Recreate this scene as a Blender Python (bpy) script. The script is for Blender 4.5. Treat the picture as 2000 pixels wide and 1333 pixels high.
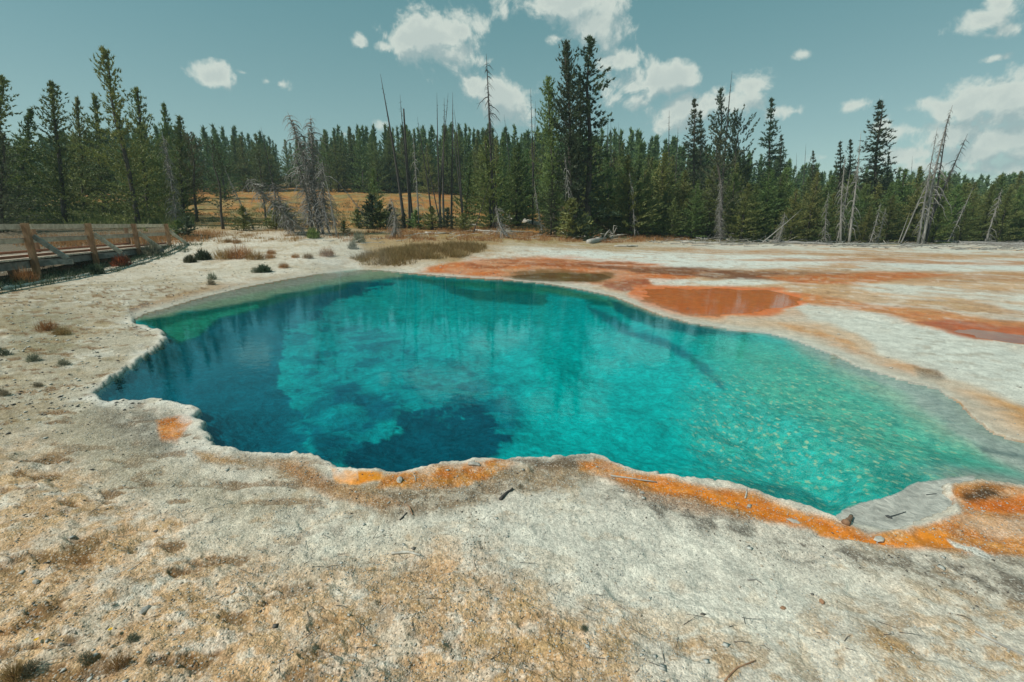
import bpy, bmesh, math, random
import numpy as np
from mathutils import Vector, Matrix, noise as mnoise

# ------------------------------------------------------------------ camera, sky, sun, exposure
for o in list(bpy.data.objects): bpy.data.objects.remove(o)
S = bpy.context.scene
COL = S.collection
EYE, PITCH, F = 1.9, math.radians(14.4), 889.0          # eye height (m), tilt down, focal length in 2000-px units
cam_d = bpy.data.cameras.new('camera'); cam_d.lens = 16.0; cam_d.sensor_width = 36.0
cam_d.clip_start = 0.05; cam_d.clip_end = 9000
cam = bpy.data.objects.new('camera', cam_d); COL.objects.link(cam); S.camera = cam
cam.location = (0, 0, EYE); cam.rotation_euler = (math.pi/2 - PITCH, 0, 0)
S.view_settings.view_transform = 'Standard'; S.view_settings.look = 'None'
S.view_settings.exposure = 0.0; S.view_settings.gamma = 1.0
S.cycles.max_bounces = 6; S.cycles.transparent_max_bounces = 12; S.cycles.diffuse_bounces = 3
S.cycles.caustics_reflective = False; S.cycles.caustics_refractive = False
S.cycles.use_denoising = True; S.cycles.denoising_prefilter = 'ACCURATE'

CP, SP = math.cos(PITCH), math.sin(PITCH)
def ray(px, py):
    xc, yc = (px-1000)/F, -(py-666.5)/F
    return Vector((xc, CP + yc*SP, -SP + yc*CP))
def at_z(px, py, z=0.0):
    d = ray(px, py); k = (z-EYE)/d.z; return Vector((0, 0, EYE)) + d*k
def at_y(px, py, y):
    d = ray(px, py); return Vector((0, 0, EYE)) + d*(y/d.y)

SUN_EL, SUN_AZ = math.radians(47), math.radians(-112)     # azimuth from +Y (view direction), negative = left
sdir = Vector((math.sin(SUN_AZ)*math.cos(SUN_EL), math.cos(SUN_AZ)*math.cos(SUN_EL), math.sin(SUN_EL)))
sun_l = bpy.data.lights.new('sun', 'SUN'); sun_l.energy = 3.9; sun_l.angle = math.radians(0.53); sun_l.color = (1.0, .965, .90)
sun = bpy.data.objects.new('sun', sun_l); COL.objects.link(sun); sun.rotation_euler = sdir.to_track_quat('Z', 'Y').to_euler()
sun.location = (-30, 10, 40)

# node helper ------------------------------------------------------
class NT:
    def __init__(s, tree): s.t = tree; s.n = tree.nodes; s.l = tree.links
    def node(s, typ, ins=None, **kw):
        n = s.n.new(typ)
        for k, v in kw.items(): setattr(n, k, v)
        for k, v in (ins or {}).items():
            if isinstance(v, bpy.types.NodeSocket): s.l.new(v, n.inputs[k])
            else: n.inputs[k].default_value = v
        return n
    def m(s, op, a, b=0.0, c=0.0, clamp=False):
        return s.node('ShaderNodeMath', {0: a, 1: b, 2: c}, operation=op, use_clamp=clamp).outputs[0]
    def vm(s, op, a, b=(0, 0, 0)):
        n = s.node('ShaderNodeVectorMath', {0: a, 1: b}, operation=op)
        return n.outputs['Value'] if op in ('LENGTH', 'DOT_PRODUCT', 'DISTANCE') else n.outputs[0]
    def mix(s, f, a, b, bt='MIX'):
        n = s.node('ShaderNodeMix', data_type='RGBA', blend_type=bt)
        for k, v in ((0, f), (6, a), (7, b)):
            if isinstance(v, bpy.types.NodeSocket): s.l.new(v, n.inputs[k])
            else: n.inputs[k].default_value = v if k == 0 else tuple(v)+(1,) if len(v) == 3 else v
        return n.outputs[2]
    def mr(s, v, a, b, c=0.0, d=1.0, smooth=True):
        return s.node('ShaderNodeMapRange', {0: v, 1: a, 2: b, 3: c, 4: d}, interpolation_type='SMOOTHSTEP' if smooth else 'LINEAR').outputs[0]
    def noise(s, vec, scale, detail=4, rough=.5, dist=0.0):
        return s.node('ShaderNodeTexNoise', {'Vector': vec, 'Scale': scale, 'Detail': detail, 'Roughness': rough, 'Distortion': dist}).outputs[0]
def lin(r, g, b):
    return tuple(((c/255)/12.92 if c/255 <= .04045 else ((c/255+.055)/1.055)**2.4) for c in (r, g, b))

world = bpy.data.worlds.new('World'); S.world = world; world.use_nodes = True
w = NT(world.node_tree); w.n.clear()
sky = w.node('ShaderNodeTexSky', sky_type='NISHITA', sun_disc=False, sun_elevation=SUN_EL, sun_rotation=SUN_AZ,
             altitude=2300, air_density=1.0, dust_density=1.6, ozone_density=1.0)
# clouds: soft lumps at their directions in the sky, broken up by noise, lit from the sun's side
cg = bpy.data.node_groups.new('cloud_density', 'ShaderNodeTree')
cg.interface.new_socket('Vector', in_out='INPUT', socket_type='NodeSocketVector')
cg.interface.new_socket('Density', in_out='OUTPUT', socket_type='NodeSocketFloat')
g = NT(cg); gi = g.node('NodeGroupInput'); go = g.node('NodeGroupOutput')
vec = gi.outputs[0]
# (px, py, half-width px, half-height px, weight)
CLOUDS = [(418,148,40,22,1),(703,82,19,13,.62),(850,80,95,50,1),(900,110,60,42,1),(790,78,52,32,.8),(752,92,22,12,.8),(895,60,55,34,1),
          (975,190,66,50,1),(925,165,30,34,.8),(1000,215,55,34,.9),(1110,5,110,42,1),(1160,45,55,34,1),(1180,10,60,60,.8),
          (1270,165,85,42,1),(1330,145,45,34,.9),(1215,120,40,20,.8),(1240,195,60,22,.8),(1330,215,85,32,1),(1400,200,72,28,.9),
          (1462,165,48,24,.85),(1300,240,55,20,.7),(1920,40,55,30,.95),(1950,10,34,28,.8),(1962,60,40,16,.7),(1663,207,32,14,.65),(1565,106,22,10,.6),(1548,218,34,10,.42),
          (1900,200,75,48,1),(1980,200,75,62,1),(1830,205,60,28,.8),(1960,270,90,40,.9),(1870,265,70,30,.8),(1790,255,50,22,.6),
          (1810,205,36,22,.8),(1800,300,60,18,.6),(1900,300,70,26,.8),(1940,330,90,24,.6),(1830,325,50,16,.6),(1990,300,40,24,.6),(1610,308,40,12,.5),
          (478,143,14,7,.42),(520,158,16,8,.45),(550,165,15,11,.48),(986,22,10,16,.6),(1082,76,14,9,.5),(748,242,22,9,.5),(672,262,16,9,.5),(1725,245,20,10,.4),(1948,112,26,8,.5)]
tot = None
for (px, py, a, b, wt) in CLOUDS:
    c = ray(px, py).normalized()
    f = F/ray(px, py).length**0 
    dist = ray(px, py).length                      # angular size shrinks towards the frame's corners
    sa, sb = a/F/dist*.98, b/F/dist*1.0
    side = Vector((c.y, -c.x, 0)).normalized(); up = side.cross(c)
    v = g.vm('SUBTRACT', vec, tuple(c))
    x = g.m('MULTIPLY', g.vm('DOT_PRODUCT', v, tuple(side)), 1/sa)
    y = g.m('MULTIPLY', g.vm('DOT_PRODUCT', v, tuple(up)), 1/sb)
    z = g.m('MULTIPLY', g.vm('DOT_PRODUCT', v, tuple(c)), 1.0)
    r2 = g.m('ADD', g.m('MULTIPLY', x, x), g.m('MULTIPLY', y, y))
    r2 = g.m('ADD', r2, g.m('MULTIPLY', g.m('MULTIPLY', z, z), 6.0))
    d = g.m('MULTIPLY', g.m('SUBTRACT', 1.18, g.m('SQRT', r2)), wt)
    tot = d if tot is None else g.m('SMOOTH_MAX', tot, d, 0.12)
n1 = g.noise(vec, 14, 10, .62, .5)
n2 = g.noise(vec, 46, 5, .6, .1)
s_ = g.m('ADD', tot, g.m('MULTIPLY', g.m('SUBTRACT', n1, .5), 2.6))
s_ = g.m('ADD', s_, g.m('MULTIPLY', g.m('SUBTRACT', n2, .5), 1.0))
g.l.new(s_, go.inputs[0])
geo = w.node('ShaderNodeTexCoord').outputs['Generated']
dirn = w.vm('NORMALIZE', geo)
def dens(v):
    n = w.node('ShaderNodeGroup', {}, node_tree=cg); w.l.new(v, n.inputs[0]); return n.outputs[0]
d0 = dens(dirn)
d1 = dens(w.vm('ADD', dirn, (sdir.x*.018, sdir.y*.0, .030)))
sepz = w.node('ShaderNodeSeparateXYZ', {0: dirn}).outputs[2]
alpha = w.mr(d0, .05, .66)
shade = w.mr(w.m('SUBTRACT', d0, d1), -.42, .34)
thick = w.mr(d0, .35, 1.15)
skyc = w.mix(.62, sky.outputs[0], (1.55, 2.92, 3.18), 'MIX')      # the photograph's teal cast
horiz = w.mr(sepz, -.02, .50, 0, 1)
skyc = w.mix(1.0, skyc, w.mix(horiz, (1.66, 1.47, 1.13), (.82, 1.08, .97)), 'MULTIPLY')
cl_lit, cl_dark = (6.5, 7.1, 6.4), (3.3, 4.4, 4.4)
clc = w.mix(shade, cl_dark, cl_lit)
clc = w.mix(w.m('MULTIPLY', thick, .45), clc, (3.6, 4.5, 4.5))
skyc = w.mix(w.m('MULTIPLY', alpha, .93), skyc, clc)
# below the horizon the sky dome carries on as dim ground haze
skyc = w.mix(w.mr(sepz, -.06, -.01), (1.0, 1.2, 1.15), skyc)
bg = w.node('ShaderNodeBackground', {'Color': skyc, 'Strength': 0.105})
wo = w.node('ShaderNodeOutputWorld', {0: bg.outputs[0]})
world.cycles.sampling_method = 'MANUAL'; world.cycles.sample_map_resolution = 512

# ------------------------------------------------------------------ helpers
rng = np.random.default_rng(7)
TAB = np.random.default_rng(11).random((512, 512)).astype(np.float32)*2-1
def vnoise(x, y, seed=0):
    x = x + seed*37.17; y = y + seed*91.31
    xi = np.floor(x).astype(np.int64); yi = np.floor(y).astype(np.int64)
    fx = (x-xi).astype(np.float32); fy = (y-yi).astype(np.float32)
    fx = fx*fx*(3-2*fx); fy = fy*fy*(3-2*fy)
    x0 = xi & 511; x1 = (xi+1) & 511; y0 = yi & 511; y1 = (yi+1) & 511
    a = TAB[x0, y0]; b = TAB[x1, y0]; c = TAB[x0, y1]; d = TAB[x1, y1]
    return (a+(b-a)*fx) + ((c+(d-c)*fx)-(a+(b-a)*fx))*fy
def fbm(x, y, oct=4, seed=0, gain=.5):
    r = 0; a = 1; t = 0
    c, s = math.cos(.6), math.sin(.6)
    for i in range(oct):
        r = r + a*vnoise(x, y, seed+i); t += a; a *= gain
        x, y = (c*x-s*y)*2.03, (s*x+c*y)*2.03
    return r/t
def sstep(a, b, x):
    t = np.clip((x-a)/(b-a), 0, 1); return t*t*(3-2*t)
def sdf(poly, X, Y):
    """signed distance, negative inside"""
    P = np.asarray(poly, dtype=np.float64)
    best = np.full(X.shape, 1e18); inside = np.zeros(X.shape, bool)
    for i in range(len(P)):
        ax, ay = P[i]; bx, by = P[(i+1) % len(P)]
        ex, ey = bx-ax, by-ay; wx, wy = X-ax, Y-ay
        t = np.clip((wx*ex+wy*ey)/(ex*ex+ey*ey+1e-12), 0, 1)
        dd = (wx-ex*t)**2+(wy-ey*t)**2
        np.minimum(best, dd, out=best)
        cond = ((ay <= Y) & (by > Y)) | ((by <= Y) & (ay > Y))
        with np.errstate(divide='ignore', invalid='ignore'):
            xc = ax+(Y-ay)/(by-ay+1e-30)*(bx-ax)
        inside ^= cond & (X < xc)
    d = np.sqrt(best); return np.where(inside, -d, d)

UK = np.array([-1.6,-1.0,-.7,-.45,-.2,0,.25,.5,.8,1.6])
YK = np.array([0,14,18,25,33,40,45,60,80,100,130,200,400,1000,4000.])
ZK = np.array([
 [.05]*10,
 [.07,.07,.07,.07,.07,.06,.05,.05,.05,.05],
 [.08,.08,.10,.12,.10,.08,.05,.05,.05,.05],
 [.33,.33,.45,.58,.35,.16,.08,.05,.05,.05],
 [1.25,1.3,1.3,1.36,1.15,.78,.25,.09,.05,.05],
 [1.8,1.95,1.85,1.68,1.45,1.08,.45,.15,.06,.06],
 [2.3,2.4,2.2,2.0,1.8,1.4,.7,.25,.1,.1],
 [4.0,4.0,3.7,3.4,3.1,2.5,1.8,.9,.5,.5],
 [6.4,6.4,6.2,6.0,5.8,5.0,3.9,2.0,1.0,1.0],
 [8.6,8.8,8.9,9.0,8.8,8.2,6.3,3.3,1.4,1.4],
 [12.5,13,14.2,14.6,14.2,12.8,9.4,4.8,2.0,2.0],
 [16,17,19,20,19,17,12.5,6.5,2.6,2.6],
 [17,18,20,21,20,18,13,7,3,3],
 [17,18,20,21,20,18,13,7,3,3],
 [10]*10])
def terrain(x, y):
    x = np.asarray(x, float); y = np.asarray(y, float)
    yy = np.clip(y, .01, 3999); u = np.clip(x/np.maximum(yy, 6), -1.59, 1.59)
    iu = np.clip(np.searchsorted(UK, u)-1, 0, len(UK)-2); iy = np.clip(np.searchsorted(YK, yy)-1, 0, len(YK)-2)
    fu = (u-UK[iu])/(UK[iu+1]-UK[iu]); fy = (yy-YK[iy])/(YK[iy+1]-YK[iy])
    fu = fu*.5+.5*fu*fu*(3-2*fu)
    fade = sstep(18, 40, yy)
    z = (ZK[iy,iu]*(1-fu)+ZK[iy,iu+1]*fu)*(1-fy)+(ZK[iy+1,iu]*(1-fu)+ZK[iy+1,iu+1]*fu)*fy
    return z + fade*(.10*fbm(x/4., y/4., 3, 5) + .02*(yy/40)*fbm(x/18., y/18., 2, 9)) * np.clip(z/1.0, .15, 1)
def tz(x, y): return float(terrain(np.array([x]), np.array([y]))[0])

def mesh_np(name, verts, faces_flat, loop_tot, mat, parent=None, smooth=False):
    me = bpy.data.meshes.new(name)
    nv, nl, nf = len(verts), len(faces_flat), len(loop_tot)
    me.vertices.add(nv); me.vertices.foreach_set('co', np.asarray(verts, np.float32).ravel())
    me.loops.add(nl); me.loops.foreach_set('vertex_index', np.asarray(faces_flat, np.int32))
    me.polygons.add(nf)
    ls = np.concatenate([[0], np.cumsum(loop_tot)[:-1]]).astype(np.int32)
    me.polygons.foreach_set('loop_start', ls)
    me.update(calc_edges=True); me.validate()
    if smooth: me.polygons.foreach_set('use_smooth', np.ones(len(me.polygons), bool))
    if mat: me.materials.append(mat)
    if name is None: return me
    o = bpy.data.objects.new(name, me); COL.objects.link(o)
    if parent: o.parent = parent
    return o
def tag(o, label=None, cat=None, group=None, kind=None):
    if label: o['label'] = label
    if cat: o['category'] = cat
    if group: o['group'] = group
    if kind: o['kind'] = kind
    return o
def empty(name, loc=(0,0,0)):
    o = bpy.data.objects.new(name, None); COL.objects.link(o); o.location = loc; o.empty_display_size = .2; return o

class MB:
    """collects boxes and tubes into one mesh"""
    def __init__(s): s.v = []; s.f = []
    def tube(s, pts, radii, n=6, cap=True):
        pts = [Vector(p) for p in pts]; base = len(s.v); prev = None
        for i, p in enumerate(pts):
            t = (pts[min(i+1, len(pts)-1)]-pts[max(i-1, 0)])
            if t.length < 1e-9: t = Vector((0,0,1))
            t.normalize()
            if prev is None:
                a = Vector((1,0,0)) if abs(t.x) < .8 else Vector((0,1,0)); e1 = t.cross(a).normalized()
            else:
                e1 = (prev - t*prev.dot(t)); e1 = e1.normalized() if e1.length > 1e-6 else t.orthogonal().normalized()
            prev = e1; e2 = t.cross(e1)
            for k in range(n):
                a = 2*math.pi*k/n
                s.v.append(p + (e1*math.cos(a)+e2*math.sin(a))*radii[i])
        for i in range(len(pts)-1):
            for k in range(n):
                a = base+i*n+k; b = base+i*n+(k+1) % n
                s.f.append((a, b, b+n, a+n))
        if cap:
            s.f.append(tuple(base+k for k in reversed(range(n)))); e = base+(len(pts)-1)*n
            s.f.append(tuple(e+k for k in range(n)))
        return s
    def box(s, c, ax, ay, az):
        """centre and three half-axis vectors"""
        c, ax, ay, az = map(Vector, (c, ax, ay, az)); b = len(s.v)
        bev = .06*min(ax.length, ay.length, az.length)
        for sx in (-1,1):
            for sy in (-1,1):
                for sz in (-1,1): s.v.append(c+ax*sx+ay*sy+az*sz)
        for f in ((0,1,3,2),(4,6,7,5),(0,4,5,1),(2,3,7,6),(0,2,6,4),(1,5,7,3)): s.f.append(tuple(b+i for i in f))
        return s
    def build(s, name, mat, parent=None, smooth=False):
        me = bpy.data.meshes.new(name); me.from_pydata([tuple(v) for v in s.v], [], s.f); me.update()
        if smooth:
            for p in me.polygons: p.use_smooth = True
        me.materials.append(mat)
        o = bpy.data.objects.new(name, me); COL.objects.link(o)
        if parent: o.parent = parent
        return o

# ------------------------------------------------------------------ materials
def new_mat(name):
    m = bpy.data.materials.new(name); m.use_nodes = True; t = NT(m.node_tree); t.n.clear()
    out = t.node('ShaderNodeOutputMaterial'); return m, t, out
def bark_mat(name, c1, c2, rough=.85, stretch=(9, 9, 1.2), bd=.012):
    m, t, out = new_mat(name)
    co = t.node('ShaderNodeTexCoord').outputs['Object']
    mp = t.vm('MULTIPLY', co, stretch)
    n = t.noise(mp, 2.2, 6, .6, .6); n3 = t.noise(co, .8, 2, .5)
    oi = t.node('ShaderNodeObjectInfo').outputs['Random']
    col = t.mix(t.mr(n, .3, .7), c1, c2)
    col = t.mix(t.m('MULTIPLY', t.mr(n3, .35, .65), .35), col, tuple(x*.6 for x in c1))
    col = t.mix(1.0, col, t.node('ShaderNodeCombineColor', {0: t.mr(oi, 0, 1, .8, 1.15), 1: t.mr(oi, 0, 1, .8, 1.12), 2: t.mr(oi, 0, 1, .82, 1.1)}).outputs[0], 'MULTIPLY')
    b = t.node('ShaderNodeBump', {'Strength': .5, 'Distance': bd, 'Height': n})
    p = t.node('ShaderNodeBsdfPrincipled', {'Base Color': col, 'Roughness': rough, 'Normal': b.outputs[0]})
    t.l.new(p.outputs[0], out.inputs[0]); return m
M_BARK = bark_mat('pine_bark', (.045,.038,.030), (.11,.092,.070))
M_SNAG = bark_mat('weathered_dead_wood', (.15,.145,.13), (.38,.365,.33))
M_SNAGD = bark_mat('dark_dead_bark', (.035,.034,.032), (.10,.088,.075))
M_LOG = bark_mat('bleached_log', (.34,.32,.27), (.62,.59,.51), bd=.003)
def foliage_mat(name, c1, c2, tw=.25):
    m, t, out = new_mat(name)
    co = t.node('ShaderNodeTexCoord').outputs['Object']
    oi = t.node('ShaderNodeObjectInfo').outputs['Random']
    n = t.noise(co, 1.1, 3, .6)
    nf = t.noise(co, 9, 2, .6)
    f = t.m('ADD', t.m('MULTIPLY', t.mr(n, .3, .7), .45), t.m('MULTIPLY', t.mr(nf, .3, .7), .55))
    col = t.mix(f, c1, c2)
    v = t.mr(oi, 0, 1, .78, 1.22, False)
    h = t.mr(t.m('FRACT', t.m('MULTIPLY', oi, 7.3)), 0, 1, .8, 1.25, False)
    col = t.mix(1.0, col, t.node('ShaderNodeCombineColor', {0: t.m('MULTIPLY', v, h), 1: v, 2: v}).outputs[0], 'MULTIPLY')
    dif = t.node('ShaderNodeBsdfPrincipled', {'Base Color': col, 'Roughness': .55, 'Specular IOR Level': .35})
    tr = t.node('ShaderNodeBsdfTranslucent', {'Color': col})
    mx = t.node('ShaderNodeMixShader', {0: tw, 1: dif.outputs[0], 2: tr.outputs[0]})
    t.l.new(mx.outputs[0], out.inputs[0]); return m
M_PINE = foliage_mat('pine_needles', (.064,.108,.038), (.280,.330,.094))
M_FIR = foliage_mat('fir_needles', (.028,.052,.029), (.100,.135,.060))
M_FARF = foliage_mat('far_pine_needles', (.040,.080,.030), (.150,.220,.066))
M_OLIVE = foliage_mat('grey_olive_needles', (.060,.080,.046), (.20,.215,.11))
M_SHRUB = foliage_mat('sage_leaves', (.045,.065,.035), (.13,.15,.085))
M_GRASS = foliage_mat('dry_grass_blades', (.21,.105,.036), (.48,.31,.13), .35)
M_GRASSG = foliage_mat('green_grass_blades', (.07,.09,.03), (.20,.19,.07), .35)
M_RED = foliage_mat('red_leaves', (.35,.06,.03), (.5,.15,.06), .3)
M_YEL = foliage_mat('yellow_petals', (.75,.42,.01), (.8,.5,.02), .2)
M_WOOD = bark_mat('weathered_board', (.42,.345,.255), (.70,.60,.47), .8, (3, 3, 3))
M_POST = bark_mat('brown_post_wood', (.24,.125,.066), (.44,.26,.14), .8, (5, 5, 1.2))
M_KERB = bark_mat('red_brown_board', (.27,.10,.050), (.42,.17,.085), .8, (3, 3, 3))
M_GREY = bark_mat('grey_beam_wood', (.17,.165,.145), (.36,.35,.31), .85, (3, 3, 3))
M_STONE = bark_mat('pale_sinter_stone', (.30,.28,.23), (.60,.58,.51), .9, (6, 6, 6), .002)

# ground: colour comes from a vertex attribute (what mineral or mat grows where), grain and relief from noise
def ground_mat(name, wet=False):
    m, t, out = new_mat(name)
    ac = t.node('ShaderNodeVertexColor', layer_name='mineral').outputs[0]
    gr = t.node('ShaderNodeAttribute', attribute_name='grit').outputs['Fac']
    we = t.node('ShaderNodeAttribute', attribute_name='wet').outputs['Fac']
    co = t.node('ShaderNodeNewGeometry').outputs['Position']
    nA = t.noise(co, 150, 3, .7); nB = t.noise(co, 42, 5, .68, .5); nC = t.noise(co, 7, 4, .6)
    vo = t.node('ShaderNodeTexVoronoi', {'Vector': co, 'Scale': 105.0, 'Randomness': 1.0}, feature='F1')
    vd = vo.outputs['Distance']; vc = t.node('ShaderNodeSeparateColor', {0: vo.outputs['Color']}).outputs[0]
    # grains: some pebbles lighter, some darker
    k = t.m('ADD', 1.0, t.m('MULTIPLY', t.m('SUBTRACT', vc, .5), t.m('MULTIPLY', gr, .55)))
    k = t.m('MULTIPLY', k, t.m('ADD', 1.0, t.m('MULTIPLY', t.m('SUBTRACT', nA, .5), t.m('MULTIPLY', gr, 1.4))))
    k = t.m('MULTIPLY', k, t.m('ADD', 1.0, t.m('MULTIPLY', t.m('SUBTRACT', nB, .5), t.m('MULTIPLY', gr, 1.5))))
    k = t.m('MULTIPLY', k, t.mr(nC, .28, .72, .84, 1.13))
    k = t.m('MULTIPLY', k, t.mr(t.noise(co, 2.6, 5, .7, .6), .3, .7, .98, 1.14))
    kc = t.node('ShaderNodeCombineColor', {0: k, 1: k, 2: k}).outputs[0]
    col = t.mix(1.0, ac, kc, 'MULTIPLY')
    # white crumbs lying in the dirt
    cr = t.m('MULTIPLY', t.m('MULTIPLY', t.mr(vc, .80, .84), t.mr(vd, .62, .40)), t.m('MULTIPLY', gr, .55))
    col = t.mix(cr, col, (.56,.54,.47))
    h = t.m('ADD', t.m('MULTIPLY', nB, .55), t.m('MULTIPLY', nA, .35))
    h = t.m('ADD', h, t.m('MULTIPLY', t.m('SUBTRACT', .6, vd), .5))
    bs = t.m('MULTIPLY', t.m('ADD', .12, t.m('MULTIPLY', gr, .75)), t.m('SUBTRACT', 1.0, we), clamp=True)
    b = t.node('ShaderNodeBump', {'Strength': bs, 'Distance': .010, 'Height': h})
    ro = t.mr(we, 0, 1, .92, .35, False)
    p = t.node('ShaderNodeBsdfPrincipled', {'Base Color': col, 'Roughness': ro, 'Specular IOR Level': t.mr(we, 0, 1, .15, .45, False), 'Normal': b.outputs[0]})
    t.l.new(p.outputs[0], out.inputs[0]); return m
M_GROUND = ground_mat('sinter_ground')
def bed_mat():
    m, t, out = new_mat('mineral_pool_bed')
    ac = t.node('ShaderNodeVertexColor', layer_name='mineral').outputs[0]
    fl = t.node('ShaderNodeAttribute', attribute_name='grit').outputs['Fac']  # on the bed this attribute holds the caustic light mask
    co = t.node('ShaderNodeNewGeometry').outputs['Position']
    nw = t.noise(co, 3.0, 3, .5)
    n1 = t.noise(co, 16, 5, .62, .7); n2 = t.noise(co, 4.5, 5, .6, .5)
    k = t.m('MULTIPLY', t.mr(n1, .28, .72, .74, 1.22), t.mr(n2, .28, .72, .82, 1.16))
    col = t.mix(1.0, ac, t.node('ShaderNodeCombineColor', {0: k, 1: k, 2: k}).outputs[0], 'MULTIPLY')
    st = t.vm('MULTIPLY', co, (1, .62, 1))
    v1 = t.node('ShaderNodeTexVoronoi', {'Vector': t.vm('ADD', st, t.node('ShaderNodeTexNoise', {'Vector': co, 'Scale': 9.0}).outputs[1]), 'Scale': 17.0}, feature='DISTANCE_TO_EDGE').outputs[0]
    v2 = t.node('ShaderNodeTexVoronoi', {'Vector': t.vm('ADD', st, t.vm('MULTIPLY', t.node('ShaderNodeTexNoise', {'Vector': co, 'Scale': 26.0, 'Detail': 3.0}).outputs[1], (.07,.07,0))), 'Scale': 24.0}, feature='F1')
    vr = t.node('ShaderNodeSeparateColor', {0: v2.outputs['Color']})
    caustic_fleck = t.m('MULTIPLY', t.m('MULTIPLY', t.mr(vr.outputs[0], .50, .66), t.mr(v2.outputs['Distance'], .55, .15)), fl)  # bright caustic spots from the ripples, painted into the bed colour
    col = t.mix(t.m('MULTIPLY', caustic_fleck, .72), col, (.46,.60,.33))
    caustic_web = t.m('MULTIPLY', t.mr(v1, .10, .0), t.m('MULTIPLY', fl, .55))  # bright caustic lines, painted into the colour as well
    col = t.mix(caustic_web, col, (.30,.62,.42))
    dk = t.m('MULTIPLY', t.mr(vr.outputs[1], .62, .72), t.m('MULTIPLY', fl, .42))  # darker gaps between the painted caustic spots
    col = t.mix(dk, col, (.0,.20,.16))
    b = t.node('ShaderNodeBump', {'Strength': .5, 'Distance': .05, 'Height': n1})
    p = t.node('ShaderNodeBsdfPrincipled', {'Base Color': col, 'Roughness': .9, 'Specular IOR Level': 0.0, 'Normal': b.outputs[0]})
    t.l.new(p.outputs[0], out.inputs[0]); return m
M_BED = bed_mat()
def water_mat(name, amp, sc, tint=(1,1,1), rough=.03, wide=1.0):
    m, t, out = new_mat(name)
    co = t.node('ShaderNodeNewGeometry').outputs['Position']
    st = t.vm('MULTIPLY', co, (1, 1.5, 1))
    n1 = t.noise(st, sc, 3, .5, .3); n2 = t.noise(st, sc*3.2, 2, .5); n3 = t.noise(co, .35, 2, .5)
    h = t.m('ADD', n1, t.m('MULTIPLY', n2, .25))
    h = t.m('MULTIPLY', h, t.mr(n3, .3, .7, .35, 1.0))
    b = t.node('ShaderNodeBump', {'Strength': 1.0, 'Distance': amp, 'Height': h})
    fr = t.node('ShaderNodeFresnel', {'IOR': 1.333, 'Normal': b.outputs[0]})
    gl = t.node('ShaderNodeBsdfGlossy', {'Color': (.48,.90,.96,1), 'Roughness': rough, 'Normal': b.outputs[0]})
    tr = t.node('ShaderNodeBsdfTransparent', {'Color': tint+(1,)})
    mx = t.node('ShaderNodeMixShader', {0: t.m('MULTIPLY', fr.outputs[0], wide), 1: tr.outputs[0], 2: gl.outputs[0]})
    t.l.new(mx.outputs[0], out.inputs[0]); return m
M_WATER = water_mat('clear_hot_water', .0017, 5.5, wide=1.0)
M_FILM = water_mat('thin_runoff_water', .0008, 6, rough=.04, wide=.75)

# ------------------------------------------------------------------ pool outline, in metres on the water plane
OUT_PX = [(180,770),(200,779),(225,780),(250,777),(275,779),(300,775),(322,778),(345,783),(380,790),(391,800),(384,813),(395,835),(408,850),(405,860),
 (422,870),(480,877),(520,880),(560,882),(610,885),(640,895),(668,908),(705,914),(740,914),(775,921),(805,916),(850,905),(880,898),(925,893),(980,895),
 (1015,890),(1040,893),(1070,892),(1085,886),(1105,887),(1130,884),(1162,880),(1180,888),(1198,900),(1230,910),(1290,925),(1370,935),(1430,940),(1470,952),(1510,966),
 (1545,978),(1580,988),(1615,1000),(1655,1012),(1700,1021),(1740,1029),(1775,1020),(1800,1008),(1850,988),(1865,970),(1835,955),(1850,940),(1880,935),(1920,930),(1970,937),(2010,945),
 (2140,975),(2320,990),(2380,950),(2300,915),(2150,890),
 (2005,862),(1950,845),(1905,815),(1870,780),(1830,756),(1750,735),(1680,714),(1620,688),(1560,664),(1500,649),(1420,640),(1350,629),(1290,614),(1240,595),(1200,578),
 (1130,563),(1060,552),(980,545),(900,541),(850,537),(790,532),(740,527),(690,526),(620,535),(560,545),(480,560),(400,579),(330,599),(285,610),(264,624),(268,631),
 (300,638),(322,647),(332,658),(318,670),(290,690),(265,713),(230,735),(203,753)]
OUT = [tuple(at_z(px, py, .02).xy) for px, py in OUT_PX]

# ------------------------------------------------------------------ ground + pool bed: one polar sheet round the viewpoint
th = np.concatenate([np.linspace(-180, -64, 24, endpoint=False), np.linspace(-64, 64, 1060), np.linspace(64, 180, 24)[1:]])
th = np.radians(th)
rows = np.concatenate([np.linspace(1560, 520, 560), np.linspace(518.5, 462, 60)])
tanr = np.array([-(ray(1000, r).z)/ray(1000, r).y for r in rows])
rr = EYE/tanr
rr = np.concatenate([[.05, .4, .75], rr, np.geomspace(rr[-1]*1.015, 420, 120), [440, 460]])
rr = np.unique(rr)
R, T = np.meshgrid(rr, th, indexing='ij')
X = R*np.sin(T); Y = R*np.cos(T)
nr, nt = R.shape
near = R < 62
SD = np.full(R.shape, 50.0)
msk = (R < 34) & (Y > .5)
def sd_pool(x, y):
    return sdf(OUT, x, y)
xs, ys = X[msk], Y[msk]
sd = sd_pool(xs, ys)
dist = np.hypot(xs, ys)
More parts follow.
